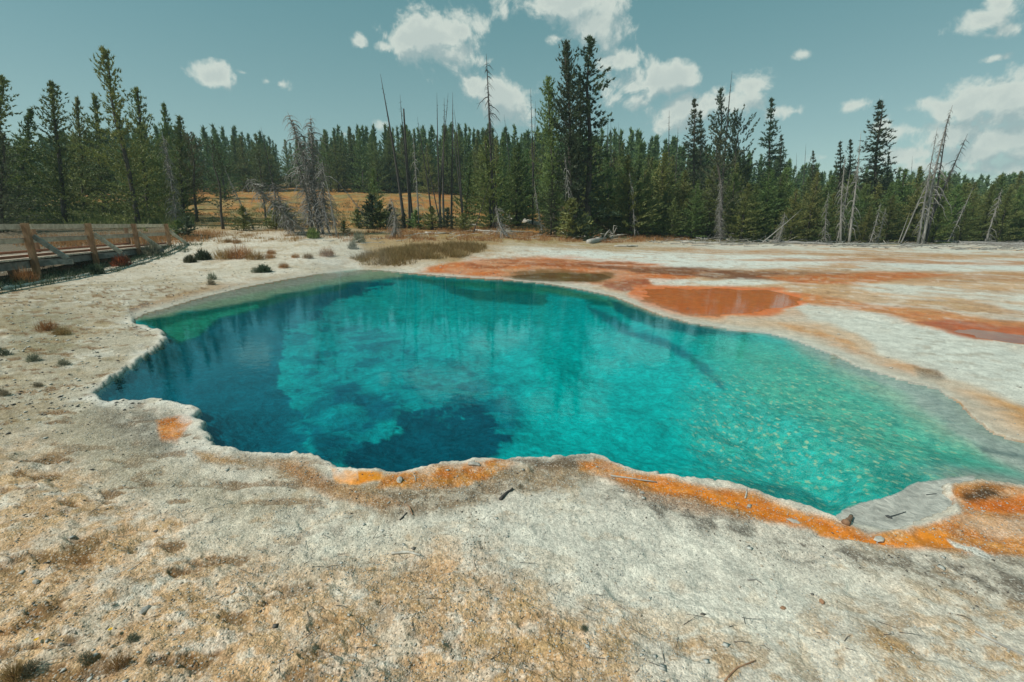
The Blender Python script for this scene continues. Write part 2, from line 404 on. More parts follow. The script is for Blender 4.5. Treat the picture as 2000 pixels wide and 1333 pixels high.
# photograph pixel of each ground point (used only to lay out which mineral lies where)
def to_px(x, y, z=0.0):
    dz = z-EYE
    f = y*CP - dz*SP; f = np.where(f < .05, .05, f)
    return 1000 + F*x/f, 666.5 - F*(y*SP+dz*CP)/f
PX, PY = to_px(X, Y, 0.03)
okm = Y > .3
PX = np.where(okm, PX, -9999.); PY = np.where(okm, PY, 3000.)
def pmask(poly, soft=8, warp=8, seed=0, px=None, py=None, x=None, y=None, asp=.5):
    """0..1 mask of a region, its border frayed by noise laid out on the ground"""
    P = np.array(poly, float); b0 = P.min(0)-soft*2-warp*2; b1 = P.max(0)+soft*2+warp*2
    sel = (px > b0[0]) & (px < b1[0]) & (py > b0[1]) & (py < b1[1])
    res = np.zeros(px.shape)
    if sel.any():
        xx, yy = x[sel], y[sel]; r = np.maximum(np.hypot(xx, yy), 1); u = xx/r*14; v = np.log(r)*14
        wx = warp*fbm(u, v, 4, seed+20)*1.6 if warp else 0; wy = warp*asp*fbm(u+50, v+9, 4, seed+40)*1.6 if warp else 0
        res[sel] = sstep(soft, -soft, sdf(poly, px[sel]+wx, py[sel]+wy))
    return res
GENTLE_OLD = [(1700,640),(2000,760),(2500,880),(2500,1010),(1880,1000),(1830,935),(1790,945),(1745,975),(1690,990),(1655,1003),(1640,1013),(1700,1045),(1860,1000),(1840,850),(1500,655),(1150,575),(900,550),(790,540),(700,540),(500,575),(330,612),(262,632),(240,615),(500,540),(700,515),(1000,525),(1300,590),(1500,630)]
GENTLE = [(262,632),(240,560),(480,480),(2600,480),(2600,1010),(1880,1000),(1840,940),(1790,945),(1745,975),(1690,990),(1655,1003),(1640,1013),(1700,1045),(1860,1000),(1860,930),(1500,800),(1200,680),(900,600),(600,580),(420,620)]
pxm, pym = PX[msk], PY[msk]
gentle = pmask(GENTLE, 10, 4, 3, pxm, pym, xs, ys)
sc = np.clip(dist/5, .6, 3)
hf = np.clip(1.45-dist/6.5, 0, 1)
jit = hf*.055*np.abs(fbm(xs/.10, ys/.10, 3, 2)) + hf*.035*fbm(xs/.045, ys/.045, 2, 6) + .10*np.abs(fbm(xs/.42, ys/.42, 3, 8)) - .05
sd = sd + jit*(1-.5*gentle)*np.clip(dist/6, .6, 1.6)
SD[msk] = sd
inside = SD < 0
# heights
Z = terrain(X, Y)
fade = np.clip(1.6 - R/14, 0, 1)
dirt_n = fbm(X/.9, Y/.9, 4, 31)
terr = fbm(X/.55, Y/.40, 4, 181, .55)*7; tf = terr-np.floor(terr); ledge = (np.floor(terr)+sstep(.0,.22,tf))*.0065*np.clip(1.5-R/7, 0, 1)
rel = .018*fbm(X/.7, Y/.7, 4, 12) + .010*fade*fbm(X/.14, Y/.14, 3, 14) + .0065*fade*np.abs(fbm(X/.05, Y/.05, 2, 15)) 
rel += np.where(R < 30, -.022*sstep(.28, .55, fbm(X/.33, Y/.20, 3, 77))*np.clip(1.3-R/26, 0, 1), 0)   # small pits and broken crust
G = np.zeros(R.shape); G[msk] = gentle
dpos = np.clip(SD, 0, None)
lipn = .5+.5*fbm(X/.35, Y/.35, 3, 66)
steep = (.016+.024*lipn)*(1-np.exp(-dpos/.012)) + .010*np.exp(-((dpos-.05)/.04)**2)*sstep(.3,.8,lipn) + .010*fbm(X/.07, Y/.07, 3, 67)*np.exp(-dpos/.3)*sstep(.0,.03,dpos)*fade
soft = .006+.028*(1-np.exp(-dpos/1.3))
shore = steep*(1-G)+soft*G
out_z = np.where(SD < 3.0, shore + (Z-.05+.0)*sstep(.2, 3, dpos) + rel*np.clip(dpos/.22, 0, 1), Z+rel)
out_z = np.maximum(out_z, np.where(SD < 3, .004, -1))
dneg = np.clip(-SD, 0, None)
bed_n = fbm(X/.8, Y/.8, 5, 90)
bil = np.abs(fbm(X/.9, Y/.9, 4, 92))
deep_s = .30+.12*bed_n
G2 = np.zeros(R.shape); G2[msk] = pmask([(260,630),(240,500),(2600,480),(2600,1010),(1880,1000),(1650,1013),(1700,900),(1500,760),(1150,640),(900,600),(600,590),(420,620)], 60, 10, 3, pxm, pym, xs, ys)
bed = -(.02*(1-G)+.006+deep_s*(1-np.exp(-dneg/(.40+1.9*G2))))
dm0 = pmask([(-700,850),(60,880),(300,980),(620,1100),(850,1040),(990,1110),(1180,1240),(1300,1420),(-700,1700)], 90, 50, 2, PX, PY, X, Y)
clod = .020*fade*(fbm(X/.16, Y/.11, 4, 64, .62)) + .012*fade*np.abs(fbm(X/.07, Y/.05, 3, 65)) - .018*fade*sstep(.20,.36,fbm(X/.24,Y/.11,4,63))
out_z = out_z + (clod+ledge)*(.30+.70*dm0)*np.clip(dpos/.25, 0, 1)*(R < 24)
out_z = np.maximum(out_z, np.where(SD < 3, .004, -1))
Z2 = np.where(inside, bed, out_z)

# ---- mineral colours
def c3(r, g_, b): return np.array(lin(r, g_, b))
C = np.zeros(R.shape+(3,)); GR = np.full(R.shape, .75); WET = np.zeros(R.shape)
def paint(mask, col, grit=None, wet=None):
    global C, GR, WET
    nz = mask > .003; k_ = mask[nz][:, None]; C[nz] = C[nz]*(1-k_)+np.array(col)*k_
    if grit is not None: GR = GR*(1-mask)+grit*mask
    if wet is not None: WET = WET*(1-mask)+wet*mask
C[:] = c3(194,187,172)
kw = dict(px=PX, py=PY, x=X, y=Y)
vis = near
n_big = fbm(X/1.6, Y/1.6, 5, 51); n_mid = fbm(X/.35, Y/.35, 5, 52, .6); n_f = fbm(X/.09, Y/.09, 4, 53, .6)
n_lp = fbm(X/np.maximum(R,1)*30, np.log(np.maximum(R,1))*30, 5, 54, .6)
paint(.55*sstep(-.25, .5, n_big), c3(176,166,144))
paint(.5*sstep(.0, .35, n_mid+.5*n_f-.1), c3(168,146,116), .9)
# left bank: warm grey
left = pmask([(-600,540),(200,540),(420,560),(300,620),(240,760),(160,800),(260,900),(340,960),(-600,1100)], 40, 30, 1, **kw)
paint(left*(.35+.4*sstep(-.1,.5,n_lp)), c3(170,154,128), .9)
paint(left*.5, c3(158,152,134), 1.0)
lb = pmask([(-900,560),(250,545),(420,560),(250,640),(230,740),(160,790),(0,860),(-900,1000)], 40, 30, 1, **kw)
paint(lb*sstep(.0,.35,fbm(X/1.1,Y/.8,5,170,.62))*.6, c3(150,132,98), 1.0)
paint(lb*sstep(.12,.3,fbm(X/.4,Y/.3,5,171,.65))*.6, c3(138,118,84), 1.0)
paint(lb*sstep(.15,.35,fbm(X/.5,Y/.35,5,172,.65))*.7, c3(200,196,182), .9)
paint(pmask([(20,610),(90,590),(150,615),(160,650),(110,690),(30,700),(0,680)], 25, 25, 173, **kw)*.55, c3(118,112,84), 1.0)
lr = pmask([(260,600),(420,500),(600,465),(760,470),(720,520),(560,545),(400,580)], 20, 20, 174, **kw)
paint(lr*sstep(.05,.35,fbm(X/.9,Y/.9,5,175,.62))*.55, c3(160,140,110), 1.0)
paint(pmask([(255,600),(300,585),(400,562),(520,545),(640,533),(640,540),(500,556),(400,578),(300,605),(262,618)], 5, 8, 176, **kw)*.75, c3(150,116,80), 1.0)
# foreground dirt
dirt = pmask([(-700,850),(60,880),(180,930),(300,1010),(430,1085),(620,1120),(760,1110),(850,1050),(930,1035),(990,1110),(1060,1200),(1180,1260),(1300,1420),(-700,1700)], 60, 50, 2, **kw)
crumb = sstep(-.32, .22, n_mid*.7+n_f*.9+.25*n_big)
paint(dirt*(.25+.62*crumb), c3(190,155,119), 1.0)
paint(dirt*sstep(.05,.45, fbm(X/.22, Y/.13, 4, 58, .6))*.55, c3(156,124,88), 1.0)
paint(dirt*sstep(.18,.4, fbm(X/.13, Y/.08, 4, 59, .6))*.5, c3(205,202,190), 1.0)
low = pmask([(950,1100),(1300,1180),(2600,1200),(2600,1900),(900,1900)], 90, 60, 4, **kw)
paint(low*.75*sstep(.02,.32, fbm(X/.16, Y/.11, 5, 60, .65)), c3(176,144,106), 1.0)
paint((PY>1000)*.55*sstep(.22,.42, fbm(X/.19, Y/.12, 5, 61, .62)), c3(172,140,102), 1.0)
# cracks and clods at left
cr = sstep(.20,.36, fbm(X/.24, Y/.11, 4, 63))*sstep(1100, 300, PX)*(PY>560)
paint(cr*.8, c3(118,88,58), 1.0)
white = pmask([(560,1010),(900,990),(1200,980),(1450,1060),(1700,1150),(1500,1260),(1250,1200),(1000,1120),(800,1040),(600,1080)], 50, 45, 5, **kw)
paint(white*.55, c3(196,196,184), .7)
# rim band details
def rim(poly, col, s=6, wp=7, seed=0, k=1.0, grit=1.0, wet=0, brk=None):
    m = pmask(poly, s, wp, seed, **kw)*k
    if brk is not None: m = m*brk
    paint(m, c3(*col), grit, wet)
brk = sstep(-.5, .15, n_f+.6*n_mid)
rim([(190,792),(300,795),(370,830),(330,880),(280,905),(210,860),(150,830)], (118,112,98), 22, 14, 6, .85, 1.0, 0, .55+.45*brk)
rim([(150,800),(330,900),(560,990),(420,1000),(200,930),(90,850)], (150,140,118), 25, 20, 6, .55)
rim([(302,822),(345,812),(378,812),(362,840),(348,858),(315,860)], (196,112,52), 6, 5, 7, .95, .7)
rim([(380,888),(560,890),(650,925),(750,945),(900,925),(1060,905),(1180,900),(1210,925),(1100,955),(1000,965),(900,1000),(760,1010),(640,960),(500,920),(400,905)], (138,116,88), 14, 12, 8, .85, 1.0, 0, .5+.5*brk)
rim([(520,900),(600,905),(650,935),(720,965),(800,985),(740,1000),(640,965),(560,925)], (165,125,92), 10, 8, 9, .8)
rim([(375,885),(470,892),(480,905),(400,905)], (170,132,92), 6, 5, 9, .8)
rim([(740,965),(830,960),(960,950),(1050,930),(1000,965),(880,1000),(780,1010)], (105,92,76), 14, 10, 10, .6, 1.0, 0, brk)
rim([(745,928),(820,916),(920,899),(990,896),(1010,908),(960,930),(900,950),(800,958),(735,955)], (192,120,56), 6, 8, 11, .95, .8, 0, .45+.55*brk)
rim([(985,898),(1080,893),(1160,888),(1195,905),(1150,918),(1050,915)], (92,76,60), 7, 7, 12, .8, 1.0, 0, .4+.6*brk)
rim([(640,908),(690,917),(745,922),(748,938),(700,945),(655,935)], (218,134,24), 4, 5, 13, 1.0, .35, .5)
rim([(1120,900),(1190,903),(1240,922),(1370,947),(1480,966),(1570,997),(1650,1025),(1740,1042),(1800,1028),(1880,1000),(1850,945),(1920,938),(2060,950),(2500,1000),(2500,1120),(2000,1085),(1880,1080),(1750,1067),(1600,1042),(1480,1012),(1350,982),(1230,950),(1130,920)], (196,122,62), 7, 9, 14, .95, .75, .1, .6+.4*brk)
rim([(1200,925),(1370,955),(1480,975),(1590,1010),(1680,1040),(1760,1052),(1800,1035),(1850,1040),(1870,1065),(1780,1065),(1640,1045),(1500,1010),(1350,975),(1220,945)], (208,118,24), 6, 7, 15, .9, .35, .35)
rim([(1180,930),(1300,960),(1450,1000),(1480,1020),(1350,1000),(1230,965)], (140,98,62), 10, 10, 16, .7)
rim([(1880,950),(1930,940),(1970,950),(1978,968),(1930,972),(1890,968)], (62,54,44), 12, 20, 17, .9, 1.0, 0, sstep(-.45,.1,n_f+.5*n_mid))
rim([(1880,975),(2100,955),(2200,1000),(1960,1000),(1890,990)], (206,108,30), 7, 8, 18, .9, .5, .3)
rim([(1870,1005),(1990,1010),(2060,1045),(1960,1050),(1880,1030)], (196,180,160), 8, 12, 19, .6, .8, 0, brk)
rim([(1850,1048),(1900,1065),(1940,1088),(1925,1092),(1870,1068)], (205,206,196), 3, 4, 20, .95)
rim([(1200,955),(1500,1035),(1700,1075),(1880,1088),(2100,1095),(2500,1120),(2500,1260),(2000,1190),(1900,1155),(1700,1115),(1500,1075),(1300,1020),(1180,980)], (104,98,88), 22, 18, 21, .85, 1.0, 0, .15+.85*sstep(-.15,.3,n_f+.5*n_mid))
# white crust right along the steep rim
crust = np.exp(-(np.clip(SD,0,9)/((.028+.006*R)*(.45+1.1*np.clip(fbm(X/.22,Y/.22,3,68)+.5,0,1.2))))**2)*(SD >= 0)*(1-G)
paint(pmask([(246,604),(262,590),(290,588),(300,596),(275,606),(262,622)], 3, 14, 182, **kw)*.75*sstep(-.2,.2,n_f), c3(84,58,38), 1.0)
paint(np.clip(crust*1.5, 0, 1)*.95, c3(198,192,178), .5)
inner = sstep(.22+.02*R, .05, SD)*(SD>=0)*(1-G)*(PX<700)
paint(inner*sstep(-.1,.3,n_mid)*.75, c3(200,199,190), .7)
# right-hand flats
right = ((PX>1150)&(PY<700)&(PY>470)) | ((PX>1500)&(PY<900)&(PY>600))
rf = pmask([(1000,500),(1400,480),(2700,480),(2700,830),(2000,800),(1700,700),(1450,640),(1200,570)], 30, 20, 22, **kw)
paint(rf*.8, c3(188,190,180), .6)
st = fbm(X/3.2, Y/2.2, 5, 70, .55); st2 = fbm(X/1.1, Y/.9, 5, 71, .6)
band = sstep(475, 490, PY)*sstep(640, 600, PY)*sstep(1150, 1300, PX)
paint(band*sstep(.05,.3,st+.35*st2)*.8, c3(176,132,94), .6)
paint(rf*sstep(.1,.4,st2)*.35, c3(178,160,134))
R2 = lambda *a, **k: rim(*a, **k)
R2([(1280,552),(1500,545),(2000,540),(2600,545),(2600,640),(2000,605),(1750,592),(1560,600),(1300,575)], (186,150,116), 8, 22, 23, .8, .5)
R2([(1040,500),(1250,497),(1560,500),(1700,508),(1620,518),(1400,524),(1250,520),(1120,507)], (196,199,190), 4, 6, 24, .95, .5)
R2([(1500,508),(2000,512),(2500,520),(2500,530),(2000,528),(1700,520)], (190,194,186), 3, 8, 24, .8, .5)
R2([(1030,493),(1400,490),(2000,497),(2500,500),(2500,507),(2000,505),(1500,498)], (168,128,92), 2.5, 6, 25, .7)
R2([(1340,508),(1650,506),(2000,513),(2200,518),(1900,519),(1600,513)], (170,112,70), 2, 6, 25, .8)
R2([(1350,531),(1450,526),(1800,530),(2000,533),(2500,540),(2500,565),(2000,552),(1700,550),(1500,545)], (168,124,90), 4, 10, 26, .8, .5)
R2([(790,537),(850,524),(925,512),(1010,508),(1100,505),(1190,512),(1290,520),(1420,533),(1320,548),(1250,560),(1160,556),(1100,550),(1000,545),(900,541),(830,538)], (190,98,28), 4, 9, 27, .95, .35, .4, .75+.25*sstep(-.3,.2,st2))
R2([(900,518),(1010,511),(1190,512),(1280,522),(1180,525),(1050,522),(930,528)], (140,72,24), 3, 9, 28, .85, .3, .5, sstep(-.3,.2,st2))
R2([(985,538),(1060,528),(1180,531),(1205,541),(1170,551),(1080,552),(1010,547)], (112,78,30), 3, 6, 29, .95, .2, .7)
R2([(1130,520),(1300,523),(1450,528),(1620,533),(1790,538),(1700,546),(1500,548),(1380,543),(1250,535)], (108,60,24), 3, 8, 30, .92, .3, .5, .6+.4*sstep(-.3,.1,st2))
R2([(1480,540),(1800,533),(1880,537),(1700,556),(1560,558)], (186,100,40), 3, 9, 31, .8, .3, .3)
R2([(1330,552),(1450,545),(1530,553),(1420,562)], (194,198,188), 2, 6, 32, .9, .5)
R2([(1260,545),(1340,545),(1350,556),(1290,562)], (196,196,186), 2, 6, 32, .7, .5)
R2([(1180,548),(1265,546),(1285,565),(1215,572),(1170,560)], (142,66,26), 3, 6, 33, .9, .3, .5)
R2([(1100,553),(1180,560),(1260,585),(1300,606),(1240,594),(1180,573)], (190,160,132), 4, 7, 34, .8, .5)
R2([(1236,562),(1300,559),(1420,556),(1530,564),(1600,582),(1575,600),(1500,618),(1400,624),(1330,617),(1260,598),(1225,575)], (204,108,46), 4, 10, 35, 1.0, .1, .8)
R2([(1560,575),(1700,595),(1830,608),(1880,615),(2000,632),(2600,690),(2600,720),(2000,672),(1900,662),(1800,640),(1700,612),(1580,598)], (190,116,64), 4, 8, 36, .9, .4, .3)
R2([(1790,628),(1860,625),(2000,643),(2500,690),(2400,720),(2000,672),(1880,658)], (166,78,30), 4, 6, 37, .9, .2, .7)
R2([(1660,560),(1850,562),(2000,572),(2300,590),(2000,590),(1750,575)], (196,200,190), 3, 9, 38, .8)
R2([(1560,597),(1700,608),(1850,655),(2000,690),(2700,800),(2700,860),(2000,770),(1850,720),(1700,665),(1580,625)], (190,193,183), 8, 12, 39, .85, .6)
R2([(1290,608),(1450,622),(1620,632),(1670,650),(1720,690),(1850,735),(2000,790),(2500,900),(2400,930),(2010,865),(1950,846),(1905,815),(1870,780),(1830,750),(1750,728),(1620,680),(1500,645),(1350,622)], (186,158,128), 7, 10, 40, .8, .6, .1)
R2([(1520,632),(1600,638),(1650,665),(1700,690),(1790,715),(1850,742),(1780,735),(1680,705),(1600,665)], (188,130,84), 6, 10, 41, .7, .5, .1, .3+.7*sstep(-.2,.2,n_lp))
R2([(1835,748),(1900,765),(2000,795),(2500,900),(2400,930),(2010,862),(1945,838),(1900,806),(1865,772)], (202,136,62), 6, 9, 42, .9, .4, .2)
R2([(1780,715),(1830,722),(1850,740),(1800,738)], (96,80,58), 4, 7, 43, .7)
R2([(1860,765),(1990,800),(2000,815),(1900,790)], (120,100,74), 4, 9, 44, .5, 1, 0, brk)
lu0, lv0 = X/np.maximum(R,1)*22, np.log(np.maximum(R,1))*60
stk = fbm(lu0, lv0, 5, 183, .6); stk2 = fbm(lu0*2.6, lv0*2.2, 4, 184, .6)
fr_ = pmask([(900,490),(1200,486),(2700,486),(2700,760),(1900,640),(1560,610),(1250,600),(1000,540)], 10, 10, 185, **kw)
paint(fr_*(1-WET)*sstep(.12,.38,stk)*.55, c3(170,132,96)); paint(fr_*(1-WET)*sstep(.2,.45,-stk)*.5, c3(194,194,182)); paint(fr_*(1-WET)*sstep(.25,.5,stk2)*.45, c3(128,96,66)); paint(fr_*(1-WET)*sstep(.3,.5,-stk2)*.4, c3(206,204,192))
# dimpled pale flat at the far right
paint(pmask([(1700,620),(2000,690),(2500,800),(2500,870),(2000,790),(1800,700)], 20, 15, 46, **kw)*sstep(.2,.42,fbm(X/.22,Y/.16,3,47))*.5, c3(140,128,110))
# grey wet shore under and beside shallow water
gs = sstep(.55+.02*R, .0, SD)*(SD>=0)*G*(1-((PX>1800)&(PY>925)))
paint(gs*.8, c3(172,172,160), .35, .35)
# back: grey-white rise at left, dry grass, orange meadow and forest floor
dry = pmask([(690,490),(760,474),(950,468),(1250,470),(1350,474),(1200,484),(1000,492),(930,505),(880,520),(720,520)], 8, 10, 48, **kw)
far_left = sstep(29, 36, Y+2*n_big+ .0*X)*sstep(.25, -.1, X/np.maximum(Y,1))
far_mid = sstep(28, 34, Y+3*fbm(X/3,Y/3,3,80))*sstep(.45, .15, X/np.maximum(Y,1)-0.0)*sstep(-.25,-.05,X/np.maximum(Y,1))
gn = fbm(X/2.5, Y/2.5, 5, 82, .6); gn2 = fbm(X/.5, Y/.5, 4, 83, .6)
paint(dry*.8, c3(150,120,76), .8)
paint(np.clip(far_mid*.9*(.5+.5*sstep(-.3,.2,gn2)),0,1), c3(148,124,82), .9)
paint(far_left*(.55+.4*sstep(-.3,.2,gn)), c3(150,122,80), .9)
mead = sstep(36, 44, Y)*sstep(.22, .05, X/np.maximum(Y,1))
paint(mead, c3(120,104,62), .8)
paint(mead*sstep(-.15,.25,gn+.25*sstep(55,70,Y)), c3(166,114,60), .8)
paint(mead*sstep(.25,.5,fbm(X/7,Y/4,4,84))*.7, c3(112,110,70), .8)
fl_ = sstep(41, 44, Y)*sstep(.1, .25, X/np.maximum(Y,1))
paint(fl_, c3(84,82,50), .8)
paint(fl_*sstep(0,.4,gn)*.6, c3(130,112,66), .8)
hill = sstep(100, 112, Y)
paint(hill, c3(92,84,56), .8); paint(hill*sstep(-.1,.3,gn)*.8, c3(150,138,110), .8)
ff = sstep(60, 80, R)*(Y < 45)
paint(ff, c3(100,96,62), .8)
# slab of shade-loving scrub ground beneath and in front of the boardwalk
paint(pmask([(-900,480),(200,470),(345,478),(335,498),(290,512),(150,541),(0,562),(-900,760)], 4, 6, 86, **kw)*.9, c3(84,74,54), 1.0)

# ---- pool bed colours
PX0, PY0 = PX, PY
PXb, PYb = to_px(X, Y, np.where(inside, Z2, .02)); PX = np.where(okm, PXb, -9999.); PY = np.where(okm, PYb, 3000.)
kw = dict(px=PX, py=PY, x=X, y=Y)
B = np.zeros(R.shape+(3,)); CAUSTIC = np.zeros(R.shape)
def bp(poly, col, s=10, wp=10, seed=0, k=1.0, asp=.6):
    global B
    m = pmask(poly, s, wp, seed, PX, PY, X, Y, asp)*k; nz = m > .003; k_ = m[nz][:, None]; B[nz] = B[nz]*(1-k_)+np.array(lin(*col))*k_; return m
B[:] = lin(0,176,163)
def bmix(mask, col):
    global B
    B = B*(1-mask[..., None])+np.array(lin(*col))*mask[..., None]
cau = 1-np.clip(np.abs(fbm(X/.62, Y/.62, 5, 94, .58))*3.2, 0, 1)         # cauliflower folds of the mineral wall
cau2 = 1-np.clip(np.abs(fbm(X/.26, Y/.26, 4, 95, .6))*3.0, 0, 1)
bn = fbm(X/.9, Y/.9, 5, 96, .55)
bmix(sstep(900, 1150, PX+80*bn)*sstep(620,740,PY+20*bn)*.9, (0,182,166))
bmix(sstep(1200, 1500, PX+60*bn)*sstep(590,720,PY)*.6, (14,192,166))
bmix(sstep(1150,900,PX)*sstep(.3,.9,1-cau)*.28, (0,140,136))
bmix(sstep(1250,1000,PX)*sstep(.55,.95,cau)*.35, (0,178,164))
bmix(sstep(.15,.5,bn)*.20, (0,144,140)); bmix(sstep(.12,.5,fbm(X/.3,Y/.3,4,97,.6))*.18, (0,148,138))
# darker, greener far bank under water
bp([(700,530),(900,545),(1100,560),(1250,600),(1180,600),(1120,578),(1050,576),(960,568),(880,556),(800,546),(700,550)], (0,100,84), 5, 8, 101, .85)
bp([(840,552),(930,562),(1030,572),(1075,580),(1075,592),(1060,600),(1000,592),(930,586),(880,572)], (0,104,96), 4, 8, 102, .85)
bp([(700,552),(760,548),(775,556),(705,566)], (0,104,96), 4, 6, 1021, .6)
bp([(860,556),(940,552),(1030,562),(1100,572),(1060,574),(960,566)], (10,140,106), 4, 6, 1022, .6)
bp([(1040,556),(1160,574),(1260,605),(1350,635),(1300,638),(1180,592),(1080,572)], (96,158,112), 4, 8, 103, .5)
bp([(1190,585),(1290,614),(1420,640),(1470,652),(1440,658),(1360,656),(1280,640),(1210,612)], (0,96,98), 4, 8, 105, .85)
# the deep left basin
left_deep = [(150,780),(250,650),(330,640),(400,625),(500,592),(600,566),(700,552),(770,553),(700,575),(650,595),(623,618),(585,640),(551,656),(543,703),(551,762),(560,790),(591,825),(605,870),(620,905),(380,900)]
m1 = pmask(left_deep, 26, 12, 106, **kw); m1 = sstep(.40, .60, m1+.20*(.5-cau)+.20*(.5-cau2)); bmix(m1*.98, (0,98,108))
bmix(m1*sstep(.1,.5,bn)*.25, (0,110,116))
# folds of the mineral wall falling away into the vent
fold = pmask([(551,650),(640,600),(760,640),(860,700),(960,740),(1010,800),(990,860),(900,830),(780,800),(700,880),(620,900),(585,830),(548,760)], 40, 30, 110, **kw)
dk_ = sstep(700, 900, PY+40*bn)
bmix(fold*(.35+.5*dk_), (0,112,120))
bmix(fold*sstep(.45,.9,cau)*(.75-.35*dk_), (0,156,148)); bmix(fold*sstep(.55,.95,cau2)*(.45-.15*dk_), (0,146,142))
bmix(fold*sstep(.75,.98,1-cau)*.55, (0,92,104))
bp([(632,750),(700,742),(765,790),(775,815),(740,830),(700,800),(660,790)], (0,88,102), 8, 22, 130, .8, .9)
hole0 = pmask([(655,893),(690,868),(735,862),(770,835),(785,800),(839,796),(880,806),(925,796),(956,824),(985,856),(975,893),(900,925),(700,935)], 34, 12, 107, **kw)
hole = sstep(.36, .68, hole0+.34*(.5-cau)*sstep(890,850,PY)+.34*(.5-cau2)*sstep(890,850,PY)); bmix(hole*.97, (0,78,90))
bmix(hole*sstep(.72,.97,cau)*sstep(870,820,PX+30*bn)*.30, (0,104,112)); bmix(hole*sstep(.8,.98,cau2)*pmask([(840,800),(930,800),(920,840),(860,840)], 12, 8, 131, **kw)*.5, (0,128,128))
bmix(pmask([(595,830),(640,850),(690,862),(660,900),(620,905),(600,870)], 10, 14, 132, **kw)*.75, (0,80,94))
# green ledge in the far left corner, dark green water behind it
bp([(262,624),(330,612),(420,598),(510,580),(620,560),(700,550),(640,572),(560,586),(500,602),(430,622),(400,640),(385,655),(350,668),(325,650)], (0,104,84), 5, 8, 112, .95)
bp([(318,640),(370,622),(430,610),(470,600),(500,594),(505,600),(450,616),(410,630),(398,644),(370,660),(350,670),(332,655)], (44,156,122), 3, 8, 113, .95)
bmix(pmask([(318,640),(370,622),(430,610),(500,594),(505,600),(398,644),(350,670)], 3, 8, 113, **kw)*sstep(.6,.95,1-cau2)*.4, (0,112,90))
# pale grey-green shelf along the back-left rim
bp([(240,634),(290,624),(360,610),(430,600),(520,582),(620,562),(700,549),(790,543),(740,520),(600,528),(400,570),(250,612)], (156,176,144), 4, 9, 114, .97, .4)
bp([(262,612),(420,575),(620,533),(700,526),(740,527),(700,536),(560,560),(400,592),(290,620)], (174,176,162), 3, 4, 115, .9, .4)
# dark crack with its fallen branch shape
bp([(1150,600),(1230,640),(1300,668),(1345,690),(1395,725),(1424,755),(1420,768),(1380,730),(1335,702),(1270,678),(1210,650),(1150,615)], (0,104,110), 6, 12, 116, .8)
bp([(1430,680),(1490,700),(1520,720),(1480,712)], (0,120,116), 5, 10, 117, .6)
bp([(1540,668),(1600,690),(1660,705),(1620,708),(1560,690)], (70,120,104), 4, 7, 118, .7)
# shallow right end: pale sediment
bp([(1480,650),(1600,690),(1750,740),(1850,800),(1960,860),(2500,900),(2500,1000),(1990,940),(1800,935),(1700,900),(1560,800),(1450,740),(1380,690)], (112,186,142), 60, 30, 119, .8)
bp([(1560,668),(1700,718),(1840,765),(1905,830),(1960,860),(2500,910),(2500,990),(1990,935),(1900,900),(1800,840),(1700,780),(1600,720)], (162,182,150), 26, 16, 120, .9)
bp([(1600,685),(1740,730),(1850,768),(1915,835),(2010,862),(2600,930),(2600,970),(2010,930),(1940,900),(1860,840),(1760,770),(1650,715)], (172,178,164), 14, 8, 121, .95)
bp([(1800,880),(1880,910),(1990,938),(2100,960),(1960,935),(1860,925)], (60,132,104), 8, 12, 122, .7)
bp([(1895,865),(1940,880),(2010,890),(2100,905),(2010,897),(1920,884)], (92,104,96), 3, 4, 123, .85)
bp([(1840,880),(1990,940),(2100,970),(1990,944),(1900,925)], (86,140,108), 5, 6, 124, .5)
# dark gravel along the near right edge, under the lip
bp([(1430,935),(1520,950),(1600,975),(1640,995),(1560,985),(1480,965)], (0,112,104), 8, 8, 125, .7)
bp([(1690,890),(1790,925),(1800,945),(1740,975),(1700,950)], (0,120,96), 16, 12, 126, .5)
CAUSTIC = pmask([(1330,800),(1450,720),(1560,700),(1720,760),(1850,860),(1900,930),(1790,950),(1690,1000),(1500,970),(1400,930)], 70, 40, 127, **kw)  # where caustic light is painted on the bed
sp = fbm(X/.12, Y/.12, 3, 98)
bmix(sstep(.05,.5,sp)*CAUSTIC*.30, (60,190,140)); bmix(sstep(.1,.5,-sp)*CAUSTIC*.30, (0,140,120))  # bright and dim caustic speckle mixed into the bed colour
# grey shelf that pokes into the near right corner
bmix(sstep(-.45,-.05,SD)*G*sstep(1480,1620,PX)*.9, (158,166,152))
bmix(sstep(-.10-.014*R,-.01,SD)*G*sstep(700,800,PX)*.85, (160,166,146))
m = bp([(1655,1000),(1700,985),(1745,971),(1790,943),(1830,936),(1900,925),(1920,1000),(1740,1050),(1620,1020)], (196,196,184), 2.5, 5, 128, 1.0)
CAUSTIC = CAUSTIC*(1-m)
Z2 = np.where(inside & (m > .4), np.maximum(Z2, -.03), Z2)

PX, PY = PX0, PY0; kw = dict(px=PX, py=PY, x=X, y=Y)
# small run-off puddles: sink the ground under their sheets
PUD = {'orange': [(1262,567),(1300,562),(1345,565),(1400,561),(1450,565),(1500,564),(1530,572),(1578,584),(1558,589),(1567,596),(1540,601),(1505,604),(1482,614),(1430,612),(1400,620),(1350,617),(1325,607),(1290,602),(1284,592),(1260,588),(1270,577)],
       'brown': [(990,540),(1060,531),(1175,533),(1198,541),(1165,550),(1080,550),(1015,547)],
       'red': [(1850,645),(1900,641),(1990,652),(2100,668),(2090,680),(1990,672),(1900,660)]}
for k_, pl in PUD.items():
    pm = pmask(pl, 5, 0, 0, **kw)
    Z2 = Z2*(1-pm) + pm*.012
Z2 = np.where((Y < 45) & (SD > 3) , Z2, Z2)

